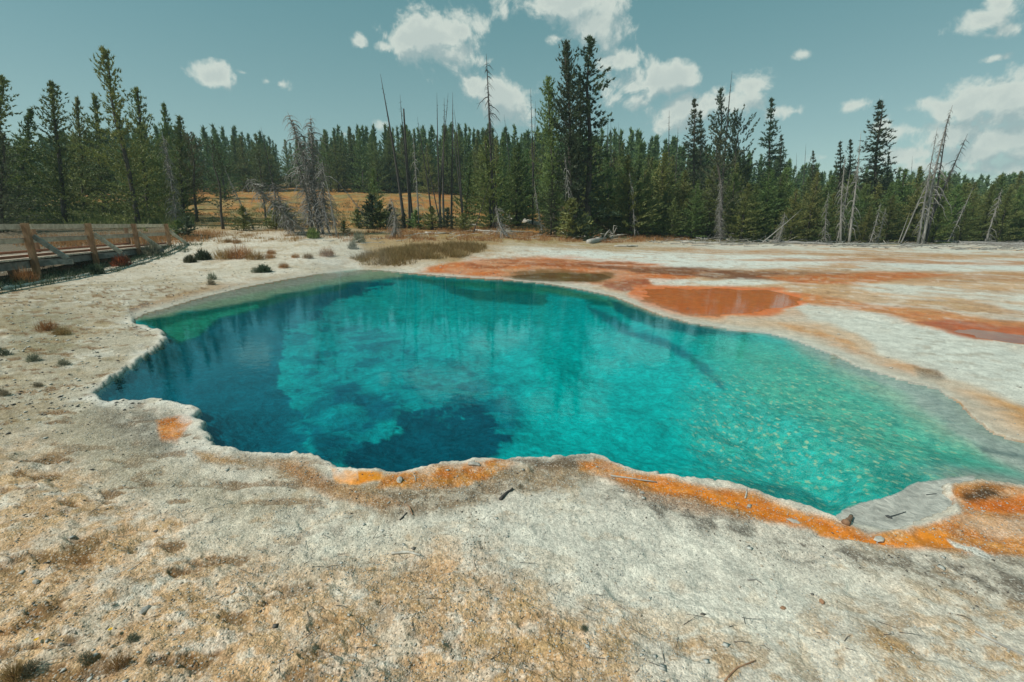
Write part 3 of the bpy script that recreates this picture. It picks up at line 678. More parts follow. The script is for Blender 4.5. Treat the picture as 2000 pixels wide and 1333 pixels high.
verts = np.stack([X, Y, Z2], -1).reshape(-1, 3)
idx = np.arange(nr*nt).reshape(nr, nt)
q = np.stack([idx[:-1,:-1], idx[:-1,1:], idx[1:,1:], idx[1:,:-1]], -1).reshape(-1, 4)[:, ::-1]
fin = (inside[:-1,:-1] & inside[1:,1:] & inside[:-1,1:] & inside[1:,:-1]).reshape(-1)
def sheet(name, faces, mat, cols, grit, wet, kind='structure'):
    used = np.unique(faces); remap = np.full(nr*nt, -1, np.int64); remap[used] = np.arange(len(used))
    o = mesh_np(name, verts[used], remap[faces].ravel(), np.full(len(faces), 4), mat, smooth=True)
    me = o.data
    a = me.color_attributes.new('mineral', 'FLOAT_COLOR', 'POINT')
    cc = np.ones((len(used), 4), np.float32); cc[:, :3] = cols.reshape(-1, 3)[used]; a.data.foreach_set('color', cc.ravel())
    for nm, arr in (('grit', grit), ('wet', wet)):
        at = me.attributes.new(nm, 'FLOAT', 'POINT'); at.data.foreach_set('value', arr.reshape(-1)[used].astype(np.float32))
    o['kind'] = kind; return o
# mats and stained crust are never one flat colour
sat = np.clip((C.max(-1)-C.min(-1))/(C.max(-1)+1e-6)*2.0-1.0, 0, 1)
sat = sat*(1-.85*np.clip(WET*1.3, 0, 1)); wetc = sat
lu, lv = X/np.maximum(R,1)*90, np.log(np.maximum(R,1))*90
v1 = fbm(lu, lv*1.6, 4, 151, .6)+.6*fbm(X/.30, Y/.30, 4, 152, .6); v2 = fbm(lu/3.5, lv/3.5*1.4, 4, 153, .6)
pale = sstep(.16, .55, v1)*sat*.55*np.where(R < 6, .5, 1)
C = C*(1-pale[..., None])+np.array(c3(190,168,138))*pale[..., None]
C = C*(1+sat[..., None]*v2[..., None]*np.array([.2, .6, .8]))
dk = sstep(.12, .5, -v1)*sat*.35
C = C*(1-dk[..., None])+np.array(c3(120,66,30))*dk[..., None]
C = C*np.array([1.04, 1.01, .98])*(1-wetc[..., None]*np.array([.16, .10, .34]))
C = np.clip(C, .005, .85)
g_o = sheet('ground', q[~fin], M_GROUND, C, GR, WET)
BS = np.clip((1-B[..., 0]/(B[..., 1]+1e-6))*1.3, 0, 1)[..., None]
b_o = sheet('pool_bed', q[fin], M_BED, np.clip(B*(1-BS+BS*np.array([.5,.90,1.04])), 0, .9), CAUSTIC, WET)
tag(g_o, 'white and tan mineral crust ground around the pool'); tag(b_o, 'turquoise mineral bed of the hot spring')

# water sheets
def flat_sheet(name, pts, z, mat):
    me = bpy.data.meshes.new(name); me.from_pydata([(x, y, z) for x, y in pts], [], [tuple(range(len(pts)))]); me.update(); me.materials.append(mat)
    if me.polygons[0].normal.z < 0: me.flip_normals()
    o = bpy.data.objects.new(name, me); COL.objects.link(o); o['kind'] = 'structure'; return o
def grow(pts, d):
    P = [Vector(p) for p in pts]; n = len(P); area = sum(P[i].x*P[(i+1)%n].y-P[(i+1)%n].x*P[i].y for i in range(n))
    sgn = 1 if area > 0 else -1; r = []
    for i in range(n):
        e = (P[(i+1)%n]-P[i-1]).normalized(); r.append((P[i].x+e.y*d*sgn, P[i].y-e.x*d*sgn))
    return r
wo_ = flat_sheet('water', grow(OUT, .05), 0.0, M_WATER); tag(wo_, 'clear water surface of the hot spring pool')
for k_, pl in PUD.items():
    pts = [tuple(at_z(px, py, .02).xy) for px, py in pl]
    g2 = grow(pts, .05); q_ = []
    for i in range(len(g2)):
        a, b = Vector(g2[i]), Vector(g2[(i+1) % len(g2)])
        for k in range(10):
            c_ = a.lerp(b, k/10); f_ = float(fbm(np.array([c_.x/.5]), np.array([c_.y/.5]), 3, 160)[0]); nrm = (b-a).normalized()
            q_.append((c_.x+nrm.y*f_*.35, c_.y-nrm.x*f_*.35))
    p_ = flat_sheet('shallow_water', q_, .0225, M_FILM)
    tag(p_, 'thin sheet of %s run-off water on the flat' % k_)
#TREES_BEGIN
def gz(x, y):
    """height of the built ground under a point"""
    r = math.hypot(x, y); t = math.atan2(x, y)
    i = min(max(int(np.searchsorted(rr, r))-1, 0), nr-2); j = min(max(int(np.searchsorted(th, t))-1, 0), nt-2)
    a = (r-rr[i])/(rr[i+1]-rr[i]); b = (t-th[j])/(th[j+1]-th[j])
    return float((Z2[i,j]*(1-b)+Z2[i,j+1]*b)*(1-a)+(Z2[i+1,j]*(1-b)+Z2[i+1,j+1]*b)*a)
def on_ground(px, py):
    """ground point seen at that pixel of the photograph"""
    d = ray(px, py); lo, hi = .8, 140.; y = lo; step = .05
    while y < hi:
        z = EYE+d.z/d.y*y
        if z <= gz(d.x/d.y*y, y): break
        y *= 1.01
    return Vector((d.x/d.y*y, y, gz(d.x/d.y*y, y)))
def base_at(px, y):
    row = 450
    for _ in range(4):
        p = at_y(px, row, y); z = gz(p.x, y); row = to_px(p.x, y, z)[1]
    return Vector((p.x, y, z))

# ------------------------------------------------------------------ trees
def crown_mesh(name, mat, seed, R, prof, nb, t0, e0, e1, spray, k=5, tilt=0.5, spacing=.19, whorl=0, gap=0, side=0, H=10., jitter=.3, hollow=.2, droop=0):
    r = np.random.default_rng(seed); tri = []
    for b in range(nb):
        t = t0+(1-t0)*((b+r.random())/nb)**.92
        if whorl: t = t0+(1-t0)*((round((t-t0)/(1-t0)*whorl)+r.normal()*.10)/whorl)
        t = min(max(t, t0), .992)
        az = r.random()*2*math.pi
        L = R*prof(t)*(1-jitter+r.random()*jitter*1.7)
        if gap and math.sin(az*2+seed+t*17)+math.sin(t*41+seed*3+az) > 1.3-gap: L *= .35
        if side: L *= 1+side*math.cos(az)*(.5+.5*math.sin(t*13+1))
        el = math.radians(e0+(e1-e0)*t+r.normal()*8)
        d = np.array([math.cos(az)*math.cos(el), math.sin(az)*math.cos(el), math.sin(el)])
        n = max(2, int(L/spacing)); s = np.linspace(hollow, 1, n)*L
        c = d[None]*s[:, None]; c[:, 2] += H*t + tilt*(s/max(R, .1))**2*.5 - droop*np.sin(s/max(L,.1)*math.pi*.7)*L*.35
        c += r.normal(size=c.shape)*.06
        c = np.repeat(c, k, 0); m = len(c)
        dd = d[None]*.75+r.normal(size=(m, 3))*.55; dd[:, 2] += tilt*.75
        dd /= np.linalg.norm(dd, axis=1)[:, None]
        ln = spray[1]*(.6+.7*r.random(m))[:, None]; wd = spray[0]*(.7+.6*r.random(m))[:, None]
        sd_ = np.cross(dd, r.normal(size=(m, 3))); sd_ /= np.linalg.norm(sd_, axis=1)[:, None]+1e-9
        c0 = c-dd*ln*.35
        tri.append(np.stack([c0-sd_*wd*.5, c0+sd_*wd*.5, c0+dd*ln], 1))
    # leader
    m = 10; c = np.zeros((m, 3)); c[:, 2] = H*np.linspace(.95, 1.0, m); dd = r.normal(size=(m, 3))*.35; dd[:, 2] = 1
    sd_ = np.cross(dd, r.normal(size=(m, 3))); sd_ /= np.linalg.norm(sd_, axis=1)[:, None]
    tri.append(np.stack([c-sd_*spray[0]*.5, c+sd_*spray[0]*.5, c+dd*spray[1]*.8], 1))
    v = np.concatenate(tri).reshape(-1, 3)
    return v
def raw_mesh(name, v, mat):
    me = bpy.data.meshes.new(name); nf = len(v)//3
    me.vertices.add(len(v)); me.vertices.foreach_set('co', v.astype(np.float32).ravel())
    me.loops.add(len(v)); me.loops.foreach_set('vertex_index', np.arange(len(v), dtype=np.int32))
    me.polygons.add(nf); me.polygons.foreach_set('loop_start', np.arange(0, len(v), 3, dtype=np.int32))
    me.update(calc_edges=True); me.materials.append(mat); return me
def trunk_mesh(seed, r0, H=10., limbs=14, top=.99, mat=M_BARK, R=1.2, e=.3, bend=.12):
    r = random.Random(seed); mb = MB(); n = 9
    pts = [Vector((bend*math.sin(i*1.1+seed)*(i/n), bend*math.cos(i*.9+seed)*(i/n), H*top*i/n-(.25 if i == 0 else 0))) for i in range(n+1)]
    rad = [r0*(1.25 if i == 0 else 1)*(1-i/n)**.8+.012 for i in range(n+1)]
    mb.tube(pts, rad, 8)
    for k in range(limbs):
        t = .08+.8*k/limbs; a = r.random()*6.28; L = R*(1-t)*r.uniform(.5, .9)+.15
        p = Vector((0, 0, H*t)); d = Vector((math.cos(a), math.sin(a), e))
        mb.tube([p, p+d*L*.5+Vector((0,0,.03)), p+d*L+Vector((0,0,.12))], [r0*.22*(1-t)+.012, .014, .006], 4, False)
    me = bpy.data.meshes.new('trunk'); me.from_pydata([tuple(v) for v in mb.v], [], mb.f); me.update(); me.materials.append(mat)
    for p in me.polygons: p.use_smooth = True
    return me
PROTO = {}
def proto(kind, crown_v, cmat, tmesh):
    PROTO.setdefault(kind, []).append((tmesh, raw_mesh('crown', crown_v, cmat)))
cone = lambda p: (lambda t: (1-t)**p*(1 if t > .12 else .55+t*3.7))
def bushy(t): return (1-t)**.85*(.75+.35*math.sin(t*9+1))
for i in range(6):
    proto('pine', crown_mesh('', 0, 100+i, 2.7+.25*(i % 3), cone(.88+.08*(i % 2)), 230, .0, 4, 46, (.085, .38), 5, .6, .21, gap=.25+.1*(i % 2), hollow=.12), M_PINE, trunk_mesh(i, .13))
for i in range(3):
    proto('tall_pine', crown_mesh('', 0, 120+i, 2.6, lambda t: (.12+1.0*(1-t)**1.15)*(1.0-.2*math.sin(t*12+i))*(1 if t < .9 else (1-t)*9+.15), 250, .0, 2, 52, (.065, .28), 6, .65, .19, gap=.35, jitter=.5, hollow=.12), M_OLIVE if i == 2 else M_PINE, trunk_mesh(20+i, .14, R=1.5))
for i in range(3):
    proto('fir', crown_mesh('', 0, 140+i, 2.3, lambda t: (1-t)**.85, 300, .0, -14, 22, (.065, .28), 5, .25, .15, whorl=24, gap=.2, droop=.3), M_FIR, trunk_mesh(30+i, .13))
for i in range(2):
    proto('pillar', crown_mesh('', 0, 150+i, 1.3, lambda t: min(1, .55+1.1*t)*(1-max(0, (t-.72))/.30)**.8*(.85+.2*math.sin(t*22+i)), 420, .0, 0, 40, (.065, .25), 5, .5, .14, gap=.3, jitter=.4), M_FIR if i else M_PINE, trunk_mesh(35+i, .17))
proto('open', crown_mesh('', 0, 161, 1.25, lambda t: (.45+.55*math.sin(t*19)**2)*(1 if t < .8 else (1-t)*4.2+.15), 190, .05, -5, 35, (.06, .22), 9, .35, .13, gap=.45, side=.35, hollow=.3, jitter=.55), M_FIR, trunk_mesh(41, .16, limbs=34, R=1.9))
proto('round', crown_mesh('', 0, 171, 2.3, lambda t: math.sqrt(max(0, 1-((t-.62)/.40)**2))*.9+.08, 120, .25, -5, 60, (.07, .26), 8, .4, .15, gap=.5, hollow=.35, jitter=.5), M_FIR, trunk_mesh(42, .14, limbs=24, R=1.6))
for i in range(2):
    proto('olive', crown_mesh('', 0, 180+i, 2.0, lambda t: (math.sqrt(max(0, 1-((t-.52)/.52)**2))*.8+.12), 80, .22, 5, 60, (.07, .26), 6, .5, .17, gap=.65, hollow=.35, jitter=.6), M_OLIVE, trunk_mesh(50+i, .15, limbs=28, R=1.8, bend=.25))
for i in range(2):
    proto('sapling', crown_mesh('', 0, 190+i, 3.3, cone(.7), 70, .01, 5, 50, (.30, 1.25), 4, .6, .5, jitter=.5), M_SHRUB if i else M_PINE, trunk_mesh(60+i, .12, limbs=6))
tree_n = [0]
def new_tree(name, kind, base, top, label, group=None, width=1.0, var=None, spin=None, cat='tree'):
    tm, cm = PROTO[kind][(var if var is not None else tree_n[0]) % len(PROTO[kind])]; tree_n[0] += 1
    v = top-base; h = v.length
    e = bpy.data.objects.new(name, None); e.empty_display_size = .3; COL.objects.link(e)
    rot = v.to_track_quat('Z', 'Y').to_matrix().to_4x4() @ Matrix.Rotation(spin if spin is not None else (tree_n[0]*2.399) % 6.283, 4, 'Z')
    k = h/10.0; wd = width*(k**.5 if k > .7 else k**.8)
    e.matrix_world = Matrix.Translation(base) @ rot @ Matrix.Diagonal((wd, wd, k, 1))
    for nm, me in (('trunk', tm), ('crown', cm)):
        c = bpy.data.objects.new(nm, me); COL.objects.link(c); c.parent = e
    tag(e, label, cat, group); return e
def place(name, kind, bpx, tpx, tpy, y, label, **k):
    b = base_at(bpx, y); return new_tree(name, kind, b, at_y(tpx, tpy, y), label, **k)

# hero trees: name, kind, base px, top px, top row, distance, width, variant, label
HERO = [
 ('pine_tree','tall_pine',-12,4,150,37,1.25,0,'tall dark pine cut by the left edge of the picture, behind the boardwalk'),
 ('pine_tree','pine',30,60,215,41,1.15,1,'dark pine just right of the edge pine, left of the pointed pine'),
 ('pine_tree','tall_pine',2,5,262,33,1.3,2,'grey-green low pine at the left edge, in front of the tall dark one'),
 ('pine_tree','tall_pine',128,100,160,38,1.35,1,'tall bushy pine with notched top, first big one behind the boardwalk'),
 ('pine_tree','pine',165,150,192,46,.8,2,'slim dark pine between the notched pine and the tallest left pine'),
 ('pine_tree','pine',205,184,186,48,1.1,3,'blunt-topped pine just left of the tallest left pine'),
 ('pine_tree','tall_pine',272,201,94,37.5,1.25,0,'tallest pine on the left, leaning left with a long thin tip'),
 ('pine_tree','tall_pine',292,266,172,42,1.25,1,'broad pine right behind the tallest left-hand pine'),
 ('pine_tree','pine',335,320,203,47,.85,4,'narrow spired pine, third tip right of the tallest left pine'),
 ('pine_tree','pine',358,350,228,45,1.1,0,'dense dark pine above the grey bare tree by the boardwalk end'),
 ('pine_tree','olive',436,418,285,36,.95,0,'small olive pine with bare dark stem at the right of the boardwalk end'),
 ('pine_tree','olive',385,372,268,44,.9,1,'olive pine half hidden behind the grey bare tree'),
 ('pine_tree','olive',520,505,300,42,.9,1,'greyish half-bare pine beside the leaning grey dead trees'),
 ('pine_tree','pillar',1085,1070,153,45,1.35,0,'left and lowest of the three giant conifers in the centre'),
 ('pine_tree','pillar',1118,1106,82,44,1.5,1,'dense pillar-shaped giant conifer in the middle of the central three'),
 ('pine_tree','open',1148,1153,74,45,1.45,0,'tallest giant pine with open ragged branches to the right'),
 ('pine_tree','open',1128,1133,150,47,1.1,0,'thin open pine squeezed between the two tallest giants'),
 ('fir_tree','fir',1356,1356,195,58,1.15,0,'pointed dark fir left of the ragged pair, standing over the forest'),
 ('fir_tree','fir',1370,1368,218,61,.9,1,'smaller dark fir close behind the pointed fir'),
 ('pine_tree','open',1402,1408,174,57,1.0,0,'ragged tall pine beside the bare spike in the right forest'),
 ('pine_tree','round',1436,1439,241,54,1.0,0,'round-topped dark pine with open branches in the right forest'),
 ('fir_tree','fir',1500,1507,194,58,1.1,2,'slender stepped fir between the round-topped pine and the gap'),
 ('fir_tree','fir',1522,1526,265,56,.8,0,'short fir tucked against the right of the slender stepped fir'),
 ('fir_tree','fir',1640,1641,278,56,.9,1,'left of two small dark firs before the broad lone fir'),
 ('fir_tree','fir',1662,1661,274,57,.85,2,'right of two small dark firs before the broad lone fir'),
 ('fir_tree','fir',1706,1719,198,55,1.45,0,'broad lone fir towering over the right half of the forest'),
 ('fir_tree','fir',1730,1736,300,57,.55,1,'thin young fir just right of the broad lone fir'),
 ('fir_tree','fir',1590,1588,296,60,.75,2,'small dark fir tip in the gap of the right forest'),
 ('pine_tree','fir',1076,1078,352,40,1.15,1,'low dark fir at the foot of the giant conifers'),
 ('pine_tree','olive',1408,1405,262,46,1.15,0,'shaggy greyish pine over the grey dead trunk in the right forest'),
 ('pine_tree','pine',960,948,268,46,1.2,5,'shaggy pine under the bare spike with drooping dead branches'),
 ('pine_tree','pine',735,728,330,50,1.1,3,'dark pine standing alone before the orange meadow'),
 ('pine_tree','pine',908,920,300,48,.95,1,'dark pine at the right end of the bare-pole stand'),
 ('pine_tree','pine',1010,1005,290,50,1.0,2,'tall pine behind the leaning white dead branch heap'),
 ('pine_tree','pine',1190,1185,300,50,1.2,0,'bushy pine right of the giant conifers'),
 ('pine_tree','pine',1232,1225,312,46,1.35,4,'wide low pine right of the giants with a grey bare patch'),
]
for nm, kd, bx, tx, ty, y, wd, var, lab in HERO:
    place(nm, kd, bx, tx, ty, y, lab, width=wd*(.92 if bx < 400 and kd != 'olive' else .72 if kd == 'pillar' else 1.0), var=var)
SAP = [(1118,1115,392,38,0,'pale green young spruce at the foot of the giant conifers'),(1134,1134,412,38,1,'small pale spruce touching the taller young spruce'),
 (728,726,383,39,1,'blue-green sapling in front of the orange meadow'),(742,742,398,39,0,'shorter sapling right of the blue-green one'),(760,762,402,41,1,'low sapling beside the bare-pole stand'),
 (700,697,410,40,0,'dark low sapling behind the grey dead tree cluster'),(812,812,412,41,0,'bushy sapling among the feet of the bare poles'),(842,842,405,41,0,'middle bushy sapling among the bare poles'),(872,874,408,41,1,'right bushy sapling among the bare poles'),
 (905,905,418,41,0,'round green sapling right of the bare poles'),(790,790,418,42,1,'small dark sapling left of the bare poles'),(476,474,405,35,0,'green sapling under the leaning dark snag'),(540,538,395,36,0,'green bushy sapling behind the leaning grey cluster'),
 (560,556,400,37,0,'dark green sapling at the left foot of the grey cluster'),(366,364,425,30,1,'leafy sapling just beyond the boardwalk end'),(349,346,432,30,0,'round green bush touching the boardwalk end post'),(1150,1150,425,39,0,'dark low sapling under the open giant pine'),
 (672,671,432,34,0,'tiny dark sapling right of the grey dead cluster')]
for bx, tx, ty, y, var, lab in SAP:
    place('young_tree', 'sapling', bx, tx, ty, y, lab, width=1.35, var=var)

# forest: countable trees, all alike
rnd = random.Random(5)
def skyline(px):
    return float(np.interp(px, [-200,0,100,300,400,450,530,560,620,700,900,1000,1100,1200,1260,1330,1400,1450,1550,1600,1700,1800,1900,2000,2200], [300,300,270,250,255,250,262,285,262,252,250,250,255,258,268,283,296,306,325,330,335,342,345,338,330]))
GR_R = 'alike pines of the forest wall behind the right-hand flat'
LB_R = 'green pine in the close-packed forest wall behind the right-hand flat'
count = 0
for y, step, hmin, hmax in ((45.5,3.0,3.2,5.6),(47.5,2.3,5.0,7.0),(50.5,2.4,5.8,8.2),(54.5,2.5,6.2,8.8),(60,2.9,6.8,9.2),(68,3.4,7.5,9.8)):
    x = .27*y if y < 50 else .18*y
    while x < 1.16*y:
        xx = x+rnd.uniform(-.6, .6); yy = y+rnd.uniform(-1.2, 1.2); x += step*rnd.uniform(.8, 1.2)
        b = Vector((xx, yy, gz(xx, yy))); px = 1000+F*xx/(yy*CP)
        lim = at_y(px, skyline(px)-rnd.uniform(-32, 14), yy).z-b.z
        h = min(rnd.uniform(hmin, hmax), max(lim, 3.0))
        if rnd.random() < .1 : h *= .75
        new_tree('pine_tree', 'pine', b, b+Vector((rnd.uniform(-.03,.03)*h, rnd.uniform(-.02,.02)*h, h)), LB_R, GR_R, width=rnd.uniform(1.15, 1.6)); count += 1
GR_M = 'alike pines on the slope behind the bare poles and giants'
LB_M = 'green pine in the dense stand behind the bare poles and giant conifers'
for y, step, hmin, hmax in ((52,3.2,6,8.5),(60,3.4,8,10),(70,3.6,9,12),(82,3.8,10,13)):
    x = -.10*y if y < 65 else -.12*y
    while x < .30*y:
        xx = x+rnd.uniform(-.8, .8); yy = y+rnd.uniform(-2, 2); x += step*rnd.uniform(.8, 1.2)
        b = Vector((xx, yy, gz(xx, yy))); px = 1000+F*xx/(yy*CP)
        lim = at_y(px, skyline(px)+rnd.uniform(2, 45), yy).z-b.z
        if px < 930 and yy < 90: continue
        h = min(rnd.uniform(hmin, hmax), max(lim, 3.5))
        new_tree('pine_tree', 'pine', b, b+Vector((rnd.uniform(-.02,.02)*h, 0, h)), LB_M, GR_M, width=rnd.uniform(1.05, 1.5)); count += 1
GR_H = 'alike pines along the top of the orange meadow'
LB_H = 'dark green pine in the row along the top of the orange meadow'
for y, step, hmin, hmax in ((93,3.3,9,11.5),(97,3.3,10,12.5),(102,3.2,11,13)):
    x = -.56*y
    while x < -.06*y:
        xx = x+rnd.uniform(-.7, .7); yy = y+rnd.uniform(-1.5, 1.5); x += step*rnd.uniform(.75, 1.25)
        px = 1000+F*xx/(yy*CP)
        if 545 < px < 660 and rnd.random() < .8 and y < 100: continue
        b = Vector((xx, yy, gz(xx, yy)))
        h = at_y(px, skyline(px)+rnd.uniform(-6, 34), yy).z-b.z
        new_tree('pine_tree', 'pine', b, b+Vector((rnd.uniform(-.02,.02)*h, 0, h)), LB_H, GR_H, width=rnd.uniform(1.05, 1.45)); count += 1
GR_L = 'alike dark pines filling the stand behind the left-hand trees'
LB_L = 'dark pine filling the stand behind the tall left-hand pines'
for y, step in ((50,3.6),(57,3.8),(66,4.2),(76,4.6)):
    x = -1.2*y
    while x < -.60*y:
        xx = x+rnd.uniform(-.9, .9); yy = y+rnd.uniform(-2, 2); x += step*rnd.uniform(.8, 1.2)
        px = 1000+F*xx/(yy*CP)
        if 150 < px < 240 and y < 60: continue
        if px > 330 and y < 70: continue
        b = Vector((xx, yy, gz(xx, yy)))
        h = at_y(px, skyline(px)+rnd.uniform(10, 80), yy).z-b.z
        new_tree('pine_tree', 'pine', b, b+Vector((rnd.uniform(-.03,.03)*h, 0, h)), LB_L, GR_L, width=rnd.uniform(1.0, 1.3)); count += 1
# the wood beyond them, one mass on the hill
far_v = [crown_mesh('', 0, 300+i, 2.4, cone(.9), 60, .0, 5, 48, (.24, .80), 3, .7, .45, gap=.2, hollow=.15) for i in range(4)]
parts = []
r_ = np.random.default_rng(44)
for y in np.concatenate([np.arange(88, 128, 5), np.arange(128, 200, 12)]):
    xs_ = np.arange(-1.5*y, 2.0*y, 3.3 if y < 128 else 5.0)
    for x in xs_:
        xx = x+r_.uniform(-1.2, 1.2); yy = y+r_.uniform(-2.4, 2.4); px = 1000+F*xx/(yy*CP)
        if px < 900 and yy < 105 and px > 430: continue
        if 560 < px < 640 and yy < 118: continue
        z = gz(xx, yy); h = at_y(px, skyline(px)+r_.uniform(-7, 30), yy).z-z
        h = float(np.clip(h, 5, 14.5))
        if y > 120 and h < 7: continue
        v = far_v[r_.integers(4)]; a = r_.random()*6.28; wd = r_.uniform(.95, 1.3)*(h/10)**.5
        c_, s2 = math.cos(a)*wd, math.sin(a)*wd
        parts.append(np.stack([v[:,0]*c_-v[:,1]*s2+xx, v[:,0]*s2+v[:,1]*c_+yy, v[:,2]*h/10+z], 1))
me = raw_mesh('distant_forest', np.concatenate(parts), M_FARF)
far_o = bpy.data.objects.new('distant_forest', me); COL.objects.link(far_o); tag(far_o, 'far green pine wood covering the low hill', 'forest', kind='stuff')
print('individual forest trees', count, 'far tris', len(me.polygons))

# ------------------------------------------------------------------ dead trees
def tube_mesh(name, tubes, mat):
    mb = MB()
    for pts, rad, n in tubes: mb.tube(pts, rad, n, n > 4)
    me = bpy.data.meshes.new(name); me.from_pydata([tuple(v) for v in mb.v], [], mb.f); me.update(); me.materials.append(mat)
    for p in me.polygons: p.use_smooth = True
    return me
SNAG = {}
def snag(key, seed, mat, r0=.13, nb=10, t0=.2, t1=.75, bl=1.1, up=.5, droop=1.3, twigs=40, tw0=.1, tw1=.95, tl=.5, bend=.25, broken=False, side=0, H=10., bmat=None, tr=1.0):
    r = random.Random(seed); n = 11; bm_ = bmat or mat
    cv = lambda t: Vector((bend*math.sin(t*2.3+seed), bend*.6*math.sin(t*3.1+seed*2), H*t))-Vector((bend*math.sin(seed), bend*.6*math.sin(seed*2), 0))
    tm = tube_mesh('trunk', [([cv(i/n)-Vector((0,0,.3 if i == 0 else 0)) for i in range(n+1)], [r0*(1.3 if i == 0 else 1)*((1-.62*i/n) if broken else (1-i/n)**.85)+.009 for i in range(n+1)], 8)], mat)
    def branch(t, a, L, rb):
        p = cv(t); pts = []; d = Vector((math.cos(a), math.sin(a), up))
        for i in range(7):
            s = i/6; pts.append(p+d*L*s-Vector((0, 0, 1))*L*droop*s**2.1+Vector((r.gauss(0,.03), r.gauss(0,.03), r.gauss(0,.03)))*L)
        return (pts, [rb*(1-s/6)**.7+.004 for s in range(7)], 4)
    brs = []
    for k in range(nb):
        t = t0+(t1-t0)*(k+r.random()*.6)/nb; a = r.random()*6.28 if not side else r.gauss(0 if side > 0 else math.pi, .9)
        L = bl*r.uniform(.5, 1.25)*(1-.45*t); tb = branch(t, a, L, .026*tr)
        q = [tb]
        for j in range(2):
            s = tb[0][3+j]; dd = Vector((r.gauss(0,1), r.gauss(0,1), -.5)).normalized()*L*.35
            q.append(([s, s+dd*.5, s+dd], [.012, .008, .004], 3))
        brs.append(tube_mesh('branch', q, bm_))
    tt = []
    for k in range(twigs):
        t = tw0+(tw1-tw0)*r.random(); a = r.random()*6.28; L = tl*r.uniform(.3, 1.3)*(1.1-.7*t)
        pts, rad, _ = branch(t, a, L, .011*tr); tt.append((pts[::2], rad[::2], 3))
    SNAG[key] = (tm, brs, tube_mesh('twigs', tt, bm_) if tt else None)
snag('pole', 1, M_SNAGD, .12, 3, .2, .5, .5, .2, .6, 34, .15, .95, .35, .25)
snag('pole2', 2, M_SNAGD, .11, 4, .45, .9, .5, .1, .4, 60, .3, .97, .40, .4)
snag('broken', 3, M_SNAGD, .20, 4, .3, .6, .5, .3, .9, 20, .2, .9, .3, .1, True)
snag('spike', 4, M_SNAGD, .12, 10, .55, .78, 1.1, .0, .7, 90, .5, .98, .75, .2)
snag('curly', 5, M_SNAG, .13, 18, .12, .8, 1.15, .75, 1.7, 90, .08, .9, .6, .3, tr=1.8)
snag('curly2', 6, M_SNAG, .12, 16, .15, .72, 1.0, .7, 1.9, 110, .08, .95, .55, .35, tr=1.8)
snag('bushy', 7, M_SNAG, .085, 34, .10, .92, 1.7, .8, 1.45, 330, .06, .97, 1.2, .5, tr=1.9)
snag('bushy2', 8, M_SNAG, .085, 34, .12, .94, 1.8, .6, 1.3, 330, .08, .97, 1.25, .6, tr=1.9)
snag('tall_lean', 9, M_SNAG, .105, 16, .30, .60, 1.3, .65, 1.6, 130, .2, .97, .45, .25, side=1, tr=1.6)
snag('drooping', 10, M_SNAG, .12, 20, .08, .85, 1.3, .55, 1.7, 70, .05, .95, .7, .3, tr=2.2)
snag('bare', 12, M_SNAG, .13, 0, .2, .6, .6, .4, .9, 26, .2, .95, .3, .3)
snag('short', 13, M_SNAG, .30, 18, .1, .95, 2.1, .5, 2.0, 140, .1, .97, 1.6, .8, tr=2.5)
def new_snag(key, base, top, label, rw=1.0, spin=0., group=None, name='dead_tree', nbr=None, cat='dead tree'):
    tm, brs, tw = SNAG[key]; v = top-base; h = v.length; k = h/10
    e = bpy.data.objects.new(name, None); e.empty_display_size = .3; COL.objects.link(e)
    up = v.normalized(); fwd = Vector((0, 1, 0)); xa = (Vector((1,0,0))-up*up.x).normalized(); ya = up.cross(xa)
    M = Matrix((xa, ya, up)).transposed().to_4x4() @ Matrix.Rotation(spin, 4, 'Z')
    wd = rw*max(k, .35)**.8*(.78 if key in ('bushy','bushy2','curly','curly2','tall_lean','drooping','bare') else 1.0)
    e.matrix_world = Matrix.Translation(base) @ M @ Matrix.Diagonal((wd, wd, k, 1))
    lst = [('trunk', tm)]+[('branch', b) for b in brs]+([('twigs', tw)] if tw else [])
    for nm, me in lst:
        c = bpy.data.objects.new(nm, me); COL.objects.link(c); c.parent = e
        if nm == 'twigs': c['kind'] = 'stuff'
    tag(e, label, cat, group); return e
